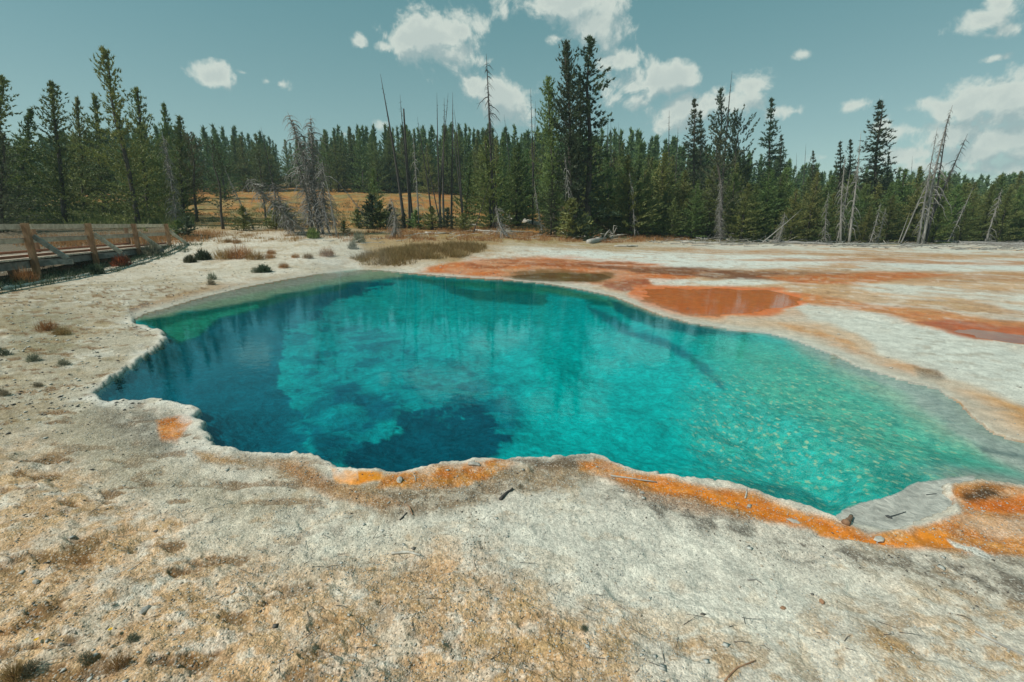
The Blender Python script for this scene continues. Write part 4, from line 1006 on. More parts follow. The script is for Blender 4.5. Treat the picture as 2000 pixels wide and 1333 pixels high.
SN = [ # key, base px, top px, top row, distance, width, spin, label
 ('pole',790,752,147,42,1.0,0,'tallest bare pole of the central group, leaning left of the rest'),
 ('broken',806,790,213,43,.75,1,'thick pole with broken dark top next to the tallest bare pole'),
 ('pole2',800,797,188,42.5,.8,1,'slim bare pole right behind the broken-topped one'),
 ('pole2',845,818,232,41,.8,2,'short slanted bare pole in the middle of the central group'),
 ('curly',818,809,250,41,.8,2,'bare pole with pale curled branches at half height'),
 ('pole',862,847,180,42,.75,3,'left of the twin upright bare poles'),
 ('pole2',868,851,190,42.5,.85,4,'right of the twin upright bare poles'),
 ('pole2',858,871,178,44,.7,5,'straight bare pole with fine twigs in the centre of the group'),
 ('pole',882,877,181,43,.8,2,'curved-topped bare pole right of the fine-twigged one'),
 ('pole',905,886,215,44,.7,1,'thin pale bare pole near the right of the central group'),
 ('pole2',905,893,217,45,.65,0,'last thin bare pole at the right of the central group'),
 ('pole',862,826,262,42,.6,4,'thin short bare pole leaning strongly left in the central group'),
 ('spike',968,941,106,46,1.0,1.0,'very tall bare spike with drooping dead branches left of the giants'),
 ('pole2',972,955,200,46,.6,2,'short bare spike beside the very tall one'),
 ('pole2',1040,1036,176,52,.7,2,'bare spike rising between the tall spike and the giants'),
 ('pole',1040,1041,198,54,.6,2,'thin spike just right of the one before the giants'),
 ('pole2',1004,985,226,56,.6,2,'faint thin spike left of the giants on the skyline'),
 ('pole2',1178,1186,222,60,.7,2,'leaning thin spike just right of the tallest giant pine'),
 ('pole',1192,1191,232,70,.6,1,'thin spike on the skyline, second right of the giants'),
 ('pole',1210,1210,238,75,.6,0,'thin spike on the skyline, third right of the giants'),
 ('pole2',1300,1317,218,58,.85,1,'bare leaning spike left of the pointed dark fir'),
 ('pole2',1312,1321,250,59,.7,2,'shorter bare spike beside the one left of the pointed fir'),
 ('pole',1408,1426,138,56,.8,3,'tall thin bare spike beside the ragged pine in the right forest'),
 ('pole',1550,1553,300,62,.6,1,'thin low spike in the gap right of the slender stepped fir'),
 ('pole',1565,1570,282,62,.6,2,'thin taller spike in the gap right of the slender stepped fir'),
 ('pole2',1770,1776,306,60,.6,2,'small spike right of the broad lone fir'),
 ('drooping',1612,1616,372,44,1.1,0,'short pale dead tree with drooping branches, leftmost on the flat edge'),
 ('curly',1634,1664,330,44.5,.9,1,'pale dead tree behind the tall curly-branched one'),
 ('curly2',1642,1661,300,44,1.0,2,'left of two tall pale dead trees with orange feet'),
 ('curly',1658,1675,256,43.5,1.0,0,'right of two tall pale dead trees, its thin top above the forest'),
 ('drooping',1698,1720,395,43.5,1.2,2,'leaning short pale dead tree with shaggy drooping branches'),
 ('drooping',1712,1735,405,43.8,1.3,4,'shaggiest short dead tree, right of the leaning one'),
 ('bare',1754,1776,413,44,1.0,0,'left of two thin slanted bare trunks'),
 ('bare',1760,1836,322,44.5,.8,2,'right of two thin slanted bare trunks, reaching the big lean'),
 ('curly2',1793,1836,250,43.5,1.0,3,'slanted dead tree left of the thickest leaning dead tree'),
 ('tall_lean',1801,1877,205,43.5,1.5,0,'thickest leaning dead tree at the edge of the right-hand flat'),
 ('pole2',1806,1872,222,43.8,.9,.4,'second stem close against the thickest leaning dead tree'),
 ('spike',1800,1882,262,44.2,1.0,0,'thinner dead tree with reddish twigs behind the thickest leaning one'),
 ('curly',1850,1898,364,44,1.0,0,'bowed pale dead tree with hooked top near the right edge'),
 ('drooping',1926,1952,368,44,1.3,1,'shaggy pale dead tree nearest the right edge'),
 ('bushy',1408,1402,350,44.5,.9,2,'grey dead trunk wrapped in dead twigs before the shaggy pine'),
 ('bushy',344,326,262,38,.85,0,'grey bare tree with fine twigs just beyond the boardwalk end'),
 ('curly2',496,440,318,36,.8,3,'dark snag leaning left with curled top near the olive pine'),
 ('pole2',545,516,250,44,.8,2,'bare topped spike left of the leaning grey cluster'),
 ('bushy2',600,500,332,31.5,1.9,0,'leftmost dead tree of the grey cluster, leaning furthest left'),
 ('bushy',612,570,300,32,1.9,1,'second dead tree from the left in the grey cluster'),
 ('bushy2',622,568,226,33,1.5,2,'dead tree in the grey cluster with a thin bare top'),
 ('bushy',632,590,222,32.5,1.5,3,'tallest dead tree of the grey cluster with knobbly tip'),
 ('bushy2',645,606,315,31.5,1.7,4,'stout dead tree in the right half of the grey cluster'),
 ('curly2',658,628,330,31,1.0,5,'rightmost trunk of the grey dead cluster'),
 ('bushy',575,520,362,32.5,2.0,2,'low bent dead tree at the left foot of the grey cluster'),
 ('short',768,764,385,31,1.0,0,'short grey stump bristling with dead branches left of the grass patch'),
 ('curly2',735,650,345,39,.6,1,'thin pole slanting left across the orange meadow'),
 ('pole',925,962,330,40,.5,1,'thin dark pole slanting right behind the fallen trunks'),
 ('short',993,962,405,35,1.1,2,'leaning white heap of dead branches before the fallen trunk'),
 ('drooping',1118,1100,300,41,.9,2,'pale dead tree with curled branches against the giant conifers'),
 ('drooping',1060,1040,350,42,.8,1,'grey dead tree at the left foot of the giant conifers'),
 ('bare',1488,1566,405,43,1.1,0,'pale dead trunk leaning right at a low angle'),
 ('short',1518,1530,415,43.5,.8,0,'small broken dead stub under the low-angled leaning trunk'),
 ('drooping',1240,1230,330,45,.8,3,'grey dead top showing in the wide low pine'),
]
for key, bx, tx, ty, y, wd, sp_, lab in SN:
    new_snag(key, base_at(bx, y), at_y(tx, ty, y), lab, wd, sp_)

# fallen logs
def log(pts_px, r0, r1, label, nbr=8, bl=.5, mat=M_LOG, seed=0, lift=0., y=None, root=False):
    r = random.Random(seed); P = []
    for q in pts_px:
        p = on_ground(*q[:2]) if len(q) == 2 else at_y(q[0], q[1], q[2]); P.append(p)
    n = 8; pts = []
    for i in range(n+1):
        f = i/n*(len(P)-1); k = min(int(f), len(P)-2); p = P[k].lerp(P[k+1], f-k)
        p = p.copy(); 
        if len(pts_px[0]) == 2: p.z = gz(p.x, p.y)+r0*.6
        p += Vector((r.gauss(0,.03), r.gauss(0,.03), r.gauss(0,.02))); pts.append(p)
    o0 = pts[0].copy(); e = empty('fallen_log', o0)
    r0 *= 1.35; r1 *= 1.35
    loc = [p-o0 for p in pts]; rad = [r0+(r1-r0)*i/n for i in range(n+1)]
    MB().tube(loc, rad, 8).build('trunk', mat, e, True)
    for k in range(nbr):
        s = r.uniform(.15, .98); i = int(s*n); p = loc[i]; d = Vector((r.gauss(0,.6), r.gauss(-.3,.5), abs(r.gauss(.6,.4))+.1)).normalized(); L = bl*r.uniform(.5, 1.4)
        MB().tube([p, p+d*L*.5+Vector((0,0,.08*L)), p+d*L*.9+Vector((r.gauss(0,.15)*L,0,.0)), p+d*L+Vector((r.gauss(0,.3)*L,0,-.15*L))], [r0*.30, r0*.2, r0*.14, .006], 4).build('branch', mat, e, True)
    if root:
        for k in range(7):
            a = k/7*6.28; d = Vector((.2, math.sin(a)*.6, math.cos(a)*.8)); MB().tube([loc[0], loc[0]+d*.35, loc[0]+d*.6+Vector((.1,0,.05))], [r0*.5, .05, .012], 5).build('root', mat, e, True)
    tag(e, label, 'fallen log'); return e
log([(1052,441),(1000,430),(992,424)], .20, .32, 'thick pale fallen trunk with split end, left of the giant conifers', 3, .4, seed=1)
log([(1094,458),(1150,466),(1190,471)], .12, .07, 'fallen branchy trunk at the feet of the giant conifers', 9, .6, seed=2)
log([(1150,476),(1185,470),(1215,461)], .17, .10, 'dark fallen trunk raised at its forked right end', 8, .9, M_LOG, 3)
log([(1290,460),(1340,463),(1382,469)], .10, .07, 'fallen pole left of the twig-wrapped dead trunk', 10, .35, seed=4)
log([(1412,469),(1470,472),(1520,474)], .13, .10, 'fallen log with rib-like branches right of the twig-wrapped trunk', 18, .6, seed=5)
log([(1512,474),(1570,477),(1625,479)], .12, .09, 'smooth straight fallen log before the short drooping dead tree', 3, .3, M_SNAG, 6)
log([(1625,479),(1700,478),(1760,477)], .08, .05, 'thin fallen pole between the pale dead trees', 8, .4, seed=7)
log([(1815,475),(1920,478),(2030,483)], .12, .15, 'long fallen log reaching the right edge', 6, .35, M_SNAG, 8)
log([(1770,482),(1860,478),(1940,481)], .06, .05, 'thin fallen pole in front of the leaning dead trees', 12, .4, seed=9)
log([(1900,458),(1945,462),(1990,465)], .13, .08, 'jumbled fallen trunk behind the shaggy dead tree', 14, .8, seed=10)
log([(1880,452),(1905,457),(1935,462)], .18, .12, 'stout fallen trunk left of the shaggy dead tree', 4, .5, seed=11)
log([(900,441),(950,443),(985,441)], .09, .06, 'pale fallen pole behind the grass right of the bare poles', 4, .3, seed=12)
log([(830,457),(860,458),(880,457)], .07, .05, 'small fallen pole at the feet of the bare poles', 3, .3, seed=13)
log([(0,566),(70,556),(140,545)], .035, .03, 'thin pole edging the path below the boardwalk, left piece', 2, .12, seed=14)
log([(150,543),(220,530),(298,512)], .035, .025, 'thin pole edging the path below the boardwalk, right piece', 3, .15, seed=15)
log([(1200,482),(1230,483),(1245,482)], .05, .04, 'short fallen branch on the flat edge before the forest', 4, .3, seed=16)

# ------------------------------------------------------------------ added haze
hm = bpy.data.materials.new('added_haze'); hm.use_nodes = True; t = NT(hm.node_tree); t.n.clear()
pv = t.node('ShaderNodeVolumePrincipled', {'Color': (.62, .80, .86, 1), 'Density': .0006, 'Anisotropy': .0})  # haze volume added to lift the dark tones of the forest
ho = t.node('ShaderNodeOutputMaterial'); t.l.new(pv.outputs[0], ho.inputs[1])
hz = MB().box((0, 0, 17.5), (480, 0, 0), (0, 480, 0), (0, 0, 18.6)).build('haze', hm); hz['kind'] = 'stuff'; hz['label'] = 'added thin bluish haze that lifts the dark forest tones'; hz['category'] = 'haze'

sm = bpy.data.materials.new('rising_steam'); sm.use_nodes = True; t = NT(sm.node_tree); t.n.clear()
tc = t.node('ShaderNodeTexCoord').outputs['Object']
fall = t.mr(t.vm('LENGTH', tc), 1.0, .15)
nn = t.noise(tc, 1.9, 4, .6, .6)
pv = t.node('ShaderNodeVolumePrincipled', {'Color': (.85, .92, .92, 1), 'Density': t.m('MULTIPLY', t.m('MULTIPLY', fall, t.mr(nn, .42, .72)), .42)})
ho = t.node('ShaderNodeOutputMaterial'); t.l.new(pv.outputs[0], ho.inputs[1])
bm = bmesh.new(); bmesh.ops.create_icosphere(bm, subdivisions=3, radius=1.0); me = bpy.data.meshes.new('steam'); bm.to_mesh(me); bm.free(); me.materials.append(sm)
so = bpy.data.objects.new('steam', me); COL.objects.link(so); q_ = at_z(655, 575, 0); so.location = (q_.x, q_.y+.8, .95); so.scale = (1.7, 1.4, .9)
tag(so, 'faint steam drifting over the far left rim of the pool', 'steam', kind='stuff')

# ------------------------------------------------------------------ boardwalk with its railing
bw = empty('boardwalk', (-16.7, 16.0, 0)); tag(bw, 'weathered plank boardwalk with brown railing posts at the left', 'boardwalk')
A = Vector((-16.7, 16.0, 0)); D = Vector((-.285, .958, 0)).normalized(); N = Vector((.958, .285, 0)).normalized(); UZ = Vector((0,0,1))
O = A
def bl(s, n, z): return D*s+N*n+UZ*z           # local coordinates: along, towards the pool, up
L0, L1 = -11.0, 11.55; DECK = .74
def board(name, s0, s1, n, z, hw, hh, mat, sag=0):
    """a board along the walk, chopped so that it has slight unevenness"""
    c = bl((s0+s1)/2, n, z); return MB().box(c, D*(s1-s0)/2, N*hw, UZ*hh).build(name, mat, bw)
posts = [-11.2, -7.5, -3.7, 0.0, 3.72, 7.62, 11.45]
jr = random.Random(3)
for i, s in enumerate(posts):
    g0 = gz(*(O+bl(s, .10, 0)).xy)-.15
    zt = 1.93+jr.uniform(-.01, .02)
    c = bl(s, .085, (g0+zt)/2); MB().box(c, D*.085, N*.075, UZ*(zt-g0)/2).build('post', M_POST, bw)
    # outrigger under the deck and the slanting brace
    MB().box(bl(s+.14, -.2, DECK-.14), D*.045, N*1.30, UZ*.085).build('outrigger', M_GREY, bw)
    p0, p1 = bl(s+.13, .16, 1.50), bl(s+.13, .98, DECK-.03); dv = (p1-p0); hl = dv.length/2; dn = dv.normalized()
    MB().box((p0+p1)/2, D*.045, dn*hl, D.cross(dn)*.075).build('brace', M_WOOD if i > 3 else M_GREY, bw)
    g1 = gz(*(O+bl(s, -2.2, 0)).xy)-.1
    MB().box(bl(s+.6, -2.15, (g1+1.86)/2), D*.07, N*.07, UZ*(1.86-g1)/2).build('post', M_POST, bw)
    MB().box(bl(s+.9, -1.1, (g1+.5)/2), D*.11, N*.11, UZ*(.55-g1)/2).build('pier', M_GREY, bw)
for a, b in zip(posts[:-1], posts[1:]):
    off = jr.uniform(-.004, .004)
    e = .015
    board('top_rail', a+e-.05, b-e-.05, -.008+off-.02, 1.82, .02, .088, M_WOOD)
    board('middle_rail', a+e-.05, b-e-.05, -.010+off-.02, 1.35, .02, .080, M_WOOD)
    board('middle_rail_cap', a+e-.05, b-e-.05, -.04, 1.440, .055, .006, M_GREY)
    board('kerb_board', a+e, b-e, -.10, DECK+.095, .045, .045, M_KERB)
    board('kerb_board', a+.3, b+.28, -2.02, DECK+.095, .045, .045, M_KERB)
    board('stringer', a+e, b-e, -.06, DECK-.19, .035, .12, M_GREY)
    board('stringer', a+e, b-e, -1.95, DECK-.19, .035, .12, M_GREY)
# deck boards laid across the walk
npl = int((L1-L0)/.19); plank_me = None
for k in range(npl):
    s = L0+.19*k+.095
    if plank_me is None:
        o = MB().box((0,0,0), D*.089, N*1.13, UZ*.019).build('plank', M_WOOD, bw); plank_me = o.data
    else:
        o = bpy.data.objects.new('plank', plank_me); COL.objects.link(o); o.parent = bw
    o.location = bl(s, -1.06+jr.uniform(-.008, .008), DECK+jr.uniform(-.003, .003))

# ------------------------------------------------------------------ grasses, shrubs
def blades(spots, hgt, wid, per, spread, seed):
    r = np.random.default_rng(seed); out = []
    for (x, y, k) in spots:
        n = per; ang = r.random(n)*6.28; rad = spread*np.sqrt(r.random(n))*k
        bx = x+np.cos(ang)*rad; by = y+np.sin(ang)*rad; z = gz(x, y)
        h = hgt*k*(.5+.7*r.random(n)); w_ = wid*(.6+.8*r.random(n)); a2 = r.random(n)*3.14
        lx = r.normal(size=n)*.35*h+np.cos(ang)*h*.25; ly = r.normal(size=n)*.35*h+np.sin(ang)*h*.25
        p0 = np.stack([bx-np.cos(a2)*w_/2, by-np.sin(a2)*w_/2, np.full(n, z-.02)], 1); p1 = np.stack([bx+np.cos(a2)*w_/2, by+np.sin(a2)*w_/2, np.full(n, z-.02)], 1)
        p2 = np.stack([bx+lx, by+ly, z+h], 1); out.append(np.stack([p0, p1, p2], 1))
    return np.concatenate(out).reshape(-1, 3)
def scatter_px(poly, n, seed, nthr=-9, nscale=1.2):
    r = np.random.default_rng(seed); P = np.array([tuple(on_ground(*q).xy) for q in poly]); lo, hi = P.min(0), P.max(0); res = []
    while len(res) < n:
        q = r.uniform(lo, hi, (4000, 2)); ok = sdf([tuple(p) for p in P], q[:,0], q[:,1]) < 0
        q = q[ok]; q = q[fbm(q[:,0]/nscale, q[:,1]/nscale, 3, seed) > nthr] if nthr > -5 else q
        res += [(x, y, r.uniform(.6, 1.25)) for x, y in q]
        if len(q) == 0: break
    return res[:n]
def stuff(name, v, mat, label, cat='grass'):
    o = bpy.data.objects.new(name, raw_mesh(name, v, mat)); COL.objects.link(o); return tag(o, label, cat, kind='stuff')
sp1 = scatter_px([(690,507),(740,492),(800,484),(880,478),(950,481),(930,495),(870,508),(780,521),(705,519)], 560, 1, -.22, .8)
stuff('dry_grass', blades(sp1, .32, .020, 26, .34, 2), M_GRASS, 'orange-tan dry grass patch beyond the far end of the pool')
sp2 = scatter_px([(640,462),(800,448),(1000,446),(1180,458),(1290,462),(1360,470),(1200,476),(1000,474),(880,472),(760,476),(660,474)], 1500, 3, -.02, .9)
stuff('dry_grass', blades(sp2, .30, .03, 9, .30, 4), M_GRASS, 'tan grass with dead stems in front of the forest')
sp3 = scatter_px([(380,462),(560,450),(640,458),(620,476),(480,474),(400,480)], 220, 5, .05, .8)
stuff('dry_grass', blades(sp3, .22, .025, 9, .30, 6), M_GRASS, 'sparse tan grass tufts at the back of the left rise')
sp4 = [(x+rnd.uniform(-.4,.4), y, .9) for x, y, k in scatter_px([(0,470),(320,460),(430,455),(420,470),(330,480),(60,490)], 500, 7)]
stuff('dry_grass', blades(sp4, .45, .03, 10, .3, 8), M_GRASS, 'tan grass behind the boardwalk')
sp5 = []
for s in np.arange(-10, 12, .16):
    for n in (rnd.uniform(-1.6, .3), rnd.uniform(-.3, 1.0), rnd.uniform(.3, 1.7)):
        p = O+bl(s, n, 0); sp5.append((p.x, p.y, rnd.uniform(.5, 1.1)))
stuff('scrub', blades(sp5, .26, .025, 14, .25, 9), M_SHRUB, 'dark scrub growing under the boardwalk', 'scrub')
sp6 = [(x, y, k) for x, y, k in scatter_px([(120,440),(560,400),(700,392),(960,440),(1300,458),(1250,462),(900,446),(500,450)], 1400, 12, -.1, 2.)]
stuff('green_grass', blades(sp6, .32, .05, 6, .5, 13), M_GRASSG, 'olive grass on the lower meadow')
sp7 = scatter_px([(1300,470),(1600,474),(2000,480),(2000,470),(1800,462),(1500,466)], 700, 15, -.1, 1.)
stuff('dry_grass', blades(sp7, .16, .03, 7, .35, 16), M_GRASS, 'thin tan grass along the forest edge behind the flat')

sp8 = [(x, y, k) for x, y, k in scatter_px([(-60,436),(60,420),(160,404),(300,408),(380,430),(360,446),(150,446),(-60,452)], 900, 18, -.15, 2.)]
stuff('undergrowth', blades(sp8, .75, .10, 12, .55, 19), M_PINE, 'low dark green growth under the pines behind the boardwalk', 'undergrowth')
shrub_v = {}
def shrub_mesh(key, seed, mat, n=420, flat=.6, wid=.02, ln=.11, up=.5):
    r = np.random.default_rng(seed)
    d = r.normal(size=(n, 3)); d /= np.linalg.norm(d, axis=1)[:, None]; d[:, 2] = np.abs(d[:, 2])
    c = d*(.25+.75*r.random(n)[:, None]**.6)*np.array([.5, .5, .5*flat*1.6]); c[:, 2] -= .02
    dd = d*.7+r.normal(size=(n, 3))*.4; dd[:, 2] += up; dd /= np.linalg.norm(dd, axis=1)[:, None]
    s_ = np.cross(dd, r.normal(size=(n, 3))); s_ /= np.linalg.norm(s_, axis=1)[:, None]
    L = ln*(.5+r.random(n))[:, None]; W = wid*(.6+.8*r.random(n))[:, None]
    leaves = raw_mesh('foliage', np.stack([c-s_*W/2-dd*L*.3, c+s_*W/2-dd*L*.3, c+dd*L], 1).reshape(-1, 3), mat)
    rr_ = random.Random(seed); st_ = tube_mesh('stem', [([(0,0,-.05), (math.cos(a)*.15, math.sin(a)*.15, .15), (math.cos(a)*.35, math.sin(a)*.35, .32*flat+.1)], [.012, .008, .003], 3) for a in [rr_.random()*6.28 for _ in range(9)]], M_BARK)
    shrub_v[key] = (leaves, st_)
shrub_mesh('sage', 1, M_SHRUB, 700, .6, .05, .16); shrub_mesh('dry', 2, M_GRASS, 420, .5, .015, .30, 1.2); shrub_mesh('red', 3, M_RED, 600, .6, .04, .14)
shrub_mesh('dark', 4, foliage_mat('dark_leaves', (.14,.15,.105), (.32,.31,.21)), 330, .7, .035, .24); shrub_mesh('green', 5, M_PINE, 700, .7, .04, .2, .9)
def shrub(key, px, py, size, label, name='shrub', cat='shrub', tall=1.0):
    p = on_ground(px, py); e = empty(name, p); lv, st_ = shrub_v[key]
    for nm, me in (('foliage', lv), ('stem', st_)):
        c = bpy.data.objects.new(nm, me); COL.objects.link(c); c.parent = e
    e.scale = (size, size, size*max(tall, .75)*1.35); e.rotation_euler.z = px*.37; tag(e, label, cat); return e
shrub('red', 238, 521, 0.720, 'red-leaved shrub in front of the boardwalk')
shrub('sage', 188, 536, 0.540, 'small green shrub left of the red one')
shrub('sage', 372, 514, 0.504, 'small green shrub right of the boardwalk end')
shrub('sage', 397, 508, 0.720, 'largest green shrub on the rise right of the boardwalk end')
shrub('dry', 52, 553, 0.700, 'tan grass tuft at the foot of the nearest boardwalk post', 'grass_tuft', 'grass tuft')
shrub('dark', 300, 500, 0.864, 'dark low bush under the boardwalk end')
shrub('dry', 470, 505, 1.200, 'wide tan grass tuft on the left rise', 'grass_tuft', 'grass tuft', .7)
shrub('dry', 440, 507, 1.000, 'tan grass tuft left of the wide one on the left rise', 'grass_tuft', 'grass tuft', .7)
shrub('dry', 500, 508, 0.800, 'tan grass tuft right of the wide one on the left rise', 'grass_tuft', 'grass tuft', .7)
shrub('sage', 515, 533, 0.576, 'flat green patch of leaves near the pool rim at the back left', 'shrub', 'shrub', .35)
shrub('dark', 500, 533, 0.360, 'dark twiggy clump left of the flat green patch', 'shrub', 'shrub', .5)
shrub('dark', 415, 547, 0.302, 'dark tuft above the back-left rim')
shrub('dark', 413, 558, 0.252, 'lower dark tuft above the back-left rim')
for i, (x, y, s) in enumerate([(530,497,.32),(528,506,.32),(577,504,.25),(602,506,.35),(640,502,.5),(462,476,.4),(446,475,.35),(555,525,.3)]):
    shrub('dry', x, y, s*1.6, ['first','second','third','fourth','fifth','sixth','seventh','eighth'][i]+' small brown tuft on the pale left rise, counted from the olive pine side', 'grass_tuft', 'grass tuft', .6) if False else None
tl = ['upper of two small brown tufts in the middle of the pale rise','lower of two small brown tufts in the middle of the pale rise','lone brown tuft right of the middle of the pale rise','brown tuft left of the steam at the far rim','widest brown tuft near the steam at the far rim','right tuft of the pair at the top of the pale rise','left tuft of the pair at the top of the pale rise','small dark tuft just above the far-left rim']
for (x, y, s), l_ in zip([(530,497,.5),(528,505,.5),(577,504,.4),(602,506,.5),(640,502,.8),(462,476,.6),(446,475,.5),(555,525,.45)], tl):
    shrub('dry', x, y, s, l_, 'grass_tuft', 'grass tuft', .6)
shrub('dry', 92, 645, 0.340, 'brown twiggy tuft highest on the left bank', 'grass_tuft', 'grass tuft', .8)
shrub('dry', 122, 655, 0.272, 'brown tuft right of the highest one on the left bank', 'grass_tuft', 'grass tuft', .8)
shrub('dark', 66, 706, 0.163, 'round dark grey-green cushion on the left bank', 'shrub', 'shrub', .8)
shrub('dark', 125, 714, 0.150, 'dark tuft right of the round cushion on the left bank', 'shrub', 'shrub', .7)
shrub('dark', 4, 694, 0.190, 'dark cushion cut by the left edge of the picture', 'shrub', 'shrub', .7)
shrub('dark', 75, 757, 0.095, 'small dark stone-like cushion low on the left bank', 'shrub', 'shrub', .6)
shrub('dark', 5, 776, 0.136, 'lowest dark cushion at the left edge', 'shrub', 'shrub', .7)
shrub('green', 612, 466, 0.792, 'dark green shrub at the feet of the grey dead cluster')
shrub('dark', 702, 474, 0.792, 'dark prickly shrub right of the grey dead cluster')
shrub('dark', 690, 488, 0.576, 'dark twig pile above the left end of the orange grass')
shrub('sage', 1182, 470, 0.900, 'small grey-green bush behind the raised dark log')
shrub('dark', 1140, 1232, 0.034, 'tiny spiky dark plant alone on the near crust', 'plant', 'plant', 1.0)
shrub('dark', 62, 1312, 0.068, 'blue-green weed at the bottom left corner', 'plant', 'plant', .9)
shrub('dark', 170, 1300, 0.054, 'blue-green weed right of the corner one', 'plant', 'plant', .9)
shrub('dark', 258, 1255, 0.054, 'dark weed above the bottom-left grass tuft', 'plant', 'plant', .7)
shrub('dry', 232, 1310, 0.095, 'straw-yellow grass tuft at the bottom left', 'grass_tuft', 'grass tuft', 1.2)
shrub('dry', 30, 1330, 0.095, 'straw grass tuft cut by the bottom left corner', 'grass_tuft', 'grass tuft', 1.2)
def flower(px, py, label):
    p = on_ground(px, py); e = empty('flower', p); mb = MB()
    MB().tube([(0,0,-.01), (.004,0,.02), (.006,.002,.035)], [.0012, .001, .001], 4).build('stem', M_SHRUB, e)
    for k in range(9):
        a = k/9*6.283; c = Vector((.006, .002, .036)); d = Vector((math.cos(a), math.sin(a), .25)); s_ = Vector((-math.sin(a), math.cos(a), 0))
        m = MB(); b = len(m.v); m.v += [c, c+d*.006+s_*.003, c+d*.011, c+d*.006-s_*.003]; m.f.append((0,1,2,3)); m.build('petal', M_YEL, e)
    tag(e, label, 'flower')
flower(73, 1268, 'yellow flower nearest the left edge of the near ground')
flower(216, 1244, 'yellow flower above the straw grass tuft')

# ------------------------------------------------------------------ sticks, stones, gravel
def stick(pxs, r, label, mat, name='stick', z=.5):
    P = [on_ground(*q) for q in pxs]; o0 = P[0].copy(); n = len(P); pts = []
    for i in range(n): pts.append(P[i]-o0+Vector((0,0,r*z+.002)))
    mb = MB(); pp = []; 
    for i in range(n-1):
        for k in range(3): pp.append(pts[i].lerp(pts[i+1], k/3)+Vector((rnd.gauss(0,r*.15), rnd.gauss(0,r*.15), 0)))
    pp.append(pts[-1]); m = len(pp)
    mb.tube(pp, [r*(1-.45*i/m)*rnd.uniform(.85,1.15) for i in range(m)], 7); o = mb.build(name, mat, None, True); o.location = o0; tag(o, label, 'stick'); return o
stick([(977,981),(988,970),(1001,961)], .013, 'short thick dark stick on the white crust below the rim', M_SNAGD)
stick([(781,1018),(787,1012),(794,1005)], .006, 'tiny dark stick left of the thick dark one', M_SNAGD)
stick([(765,1083),(795,1085),(812,1090),(823,1091)], .008, 'bone-white crooked stick in the near middle', M_LOG)
stick([(1193,933),(1235,938),(1282,944)], .007, 'long straight pale stick on the orange rim', M_LOG)
stick([(1650,1028),(1655,1021),(1662,1012)], .022, 'stubby broken brown stick on the orange rim', M_POST)
stick([(1735,1014),(1752,1008),(1768,1005)], .004, 'thin dark twig on the grey shelf', M_SNAGD)
stick([(1808,972),(1818,971),(1828,970)], .003, 'fine twig on the upper grey shelf', M_SNAGD)
stick([(1905,1238),(1950,1262),(2010,1290)], .007, 'long pale stick at the right edge of the near crust', M_LOG)
stick([(1415,1333),(1440,1310),(1475,1298)], .004, 'thin curved twig at the bottom right of the middle', M_POST)
stick([(1455,975),(1458,965),(1457,955)], .006, 'short pale upright stick on the orange rim', M_LOG)
stick([(806,1008),(800,998),(795,990)], .005, 'tan splinter right of the tiny dark stick', M_POST)
stick([(808,929),(811,935),(812,941)], .004, 'pale splinter on the rim by the deep corner', M_LOG)
stick([(1460,1135),(1475,1140),(1487,1147)], .0035, 'thin grey twig on the white crust right of centre', M_GREY)
import itertools
ico = [(-.5257,0,.8507),(.5257,0,.8507),(-.5257,0,-.8507),(.5257,0,-.8507),(0,.8507,.5257),(0,.8507,-.5257),(0,-.8507,.5257),(0,-.8507,-.5257),(.8507,.5257,0),(-.8507,.5257,0),(.8507,-.5257,0),(-.8507,-.5257,0)]
icof = [(0,1,4),(0,4,9),(9,4,5),(4,8,5),(4,1,8),(8,1,10),(8,10,3),(5,8,3),(5,3,2),(2,3,7),(7,3,10),(7,10,6),(7,6,11),(11,6,0),(0,6,1),(6,10,1),(9,11,0),(9,2,11),(9,5,2),(7,11,2)]
ICO = np.array(ico); ICF = np.array([f[::-1] if np.dot(np.cross(ICO[f[1]]-ICO[f[0]], ICO[f[2]]-ICO[f[0]]), ICO[f[0]]) < 0 else f for f in icof])
def stone(px, py, sx, sy, sz, label, mat=M_STONE, seed=0):
    p = on_ground(px, py); r = np.random.default_rng(seed); v = ICO*(1+r.normal(size=(12,1))*.16)*np.array([sx, sy, sz])
    me = bpy.data.meshes.new('stone'); me.from_pydata([tuple(q) for q in v], [], [tuple(f) for f in ICF]); me.update(); me.materials.append(mat)
    o = bpy.data.objects.new('stone', me); COL.objects.link(o); o.location = p+Vector((0,0,sz*.45)); o.rotation_euler.z = seed*1.3; tag(o, label, 'stone')
stone(285,1196,.030,.018,.010,'flat pale jagged stone in the near left dirt',M_STONE,1)
stone(72,1141,.028,.014,.011,'oval pale stone near the left edge of the dirt',M_STONE,2)
stone(255,1115,.018,.010,.008,'small oval stone above the flat jagged one',M_STONE,3)
stone(1737,1012,.022,.015,.012,'dark pebble on the grey shelf',M_SNAGD,4)
stone(1530,1190,.016,.010,.009,'brown pebble left of the pair on the near white crust',M_POST,5)
stone(1605,1180,.018,.012,.009,'brown pebble right of the pair on the near white crust',M_POST,6)
stone(1254,967,.022,.014,.012,'white stone in the dark grit below the orange rim',M_STONE,7)
stone(1463,994,.024,.016,.012,'white stone at the lower edge of the orange band',M_STONE,8)
stone(1552,1022,.05,.02,.010,'long white flake at the lower edge of the orange rim',M_STONE,9)
stone(1716,1058,.05,.025,.012,'broad white flake below the bright orange pocket',M_STONE,10)
stone(780,944,.045,.025,.016,'white crust lump in the orange just below the deep corner',M_STONE,11)
stone(925,912,.055,.03,.022,'grey-white knob of crust on the orange rim',M_STONE,12)
stone(455,1160,.012,.008,.006,'small pale stone at the bottom left of centre',M_STONE,13)
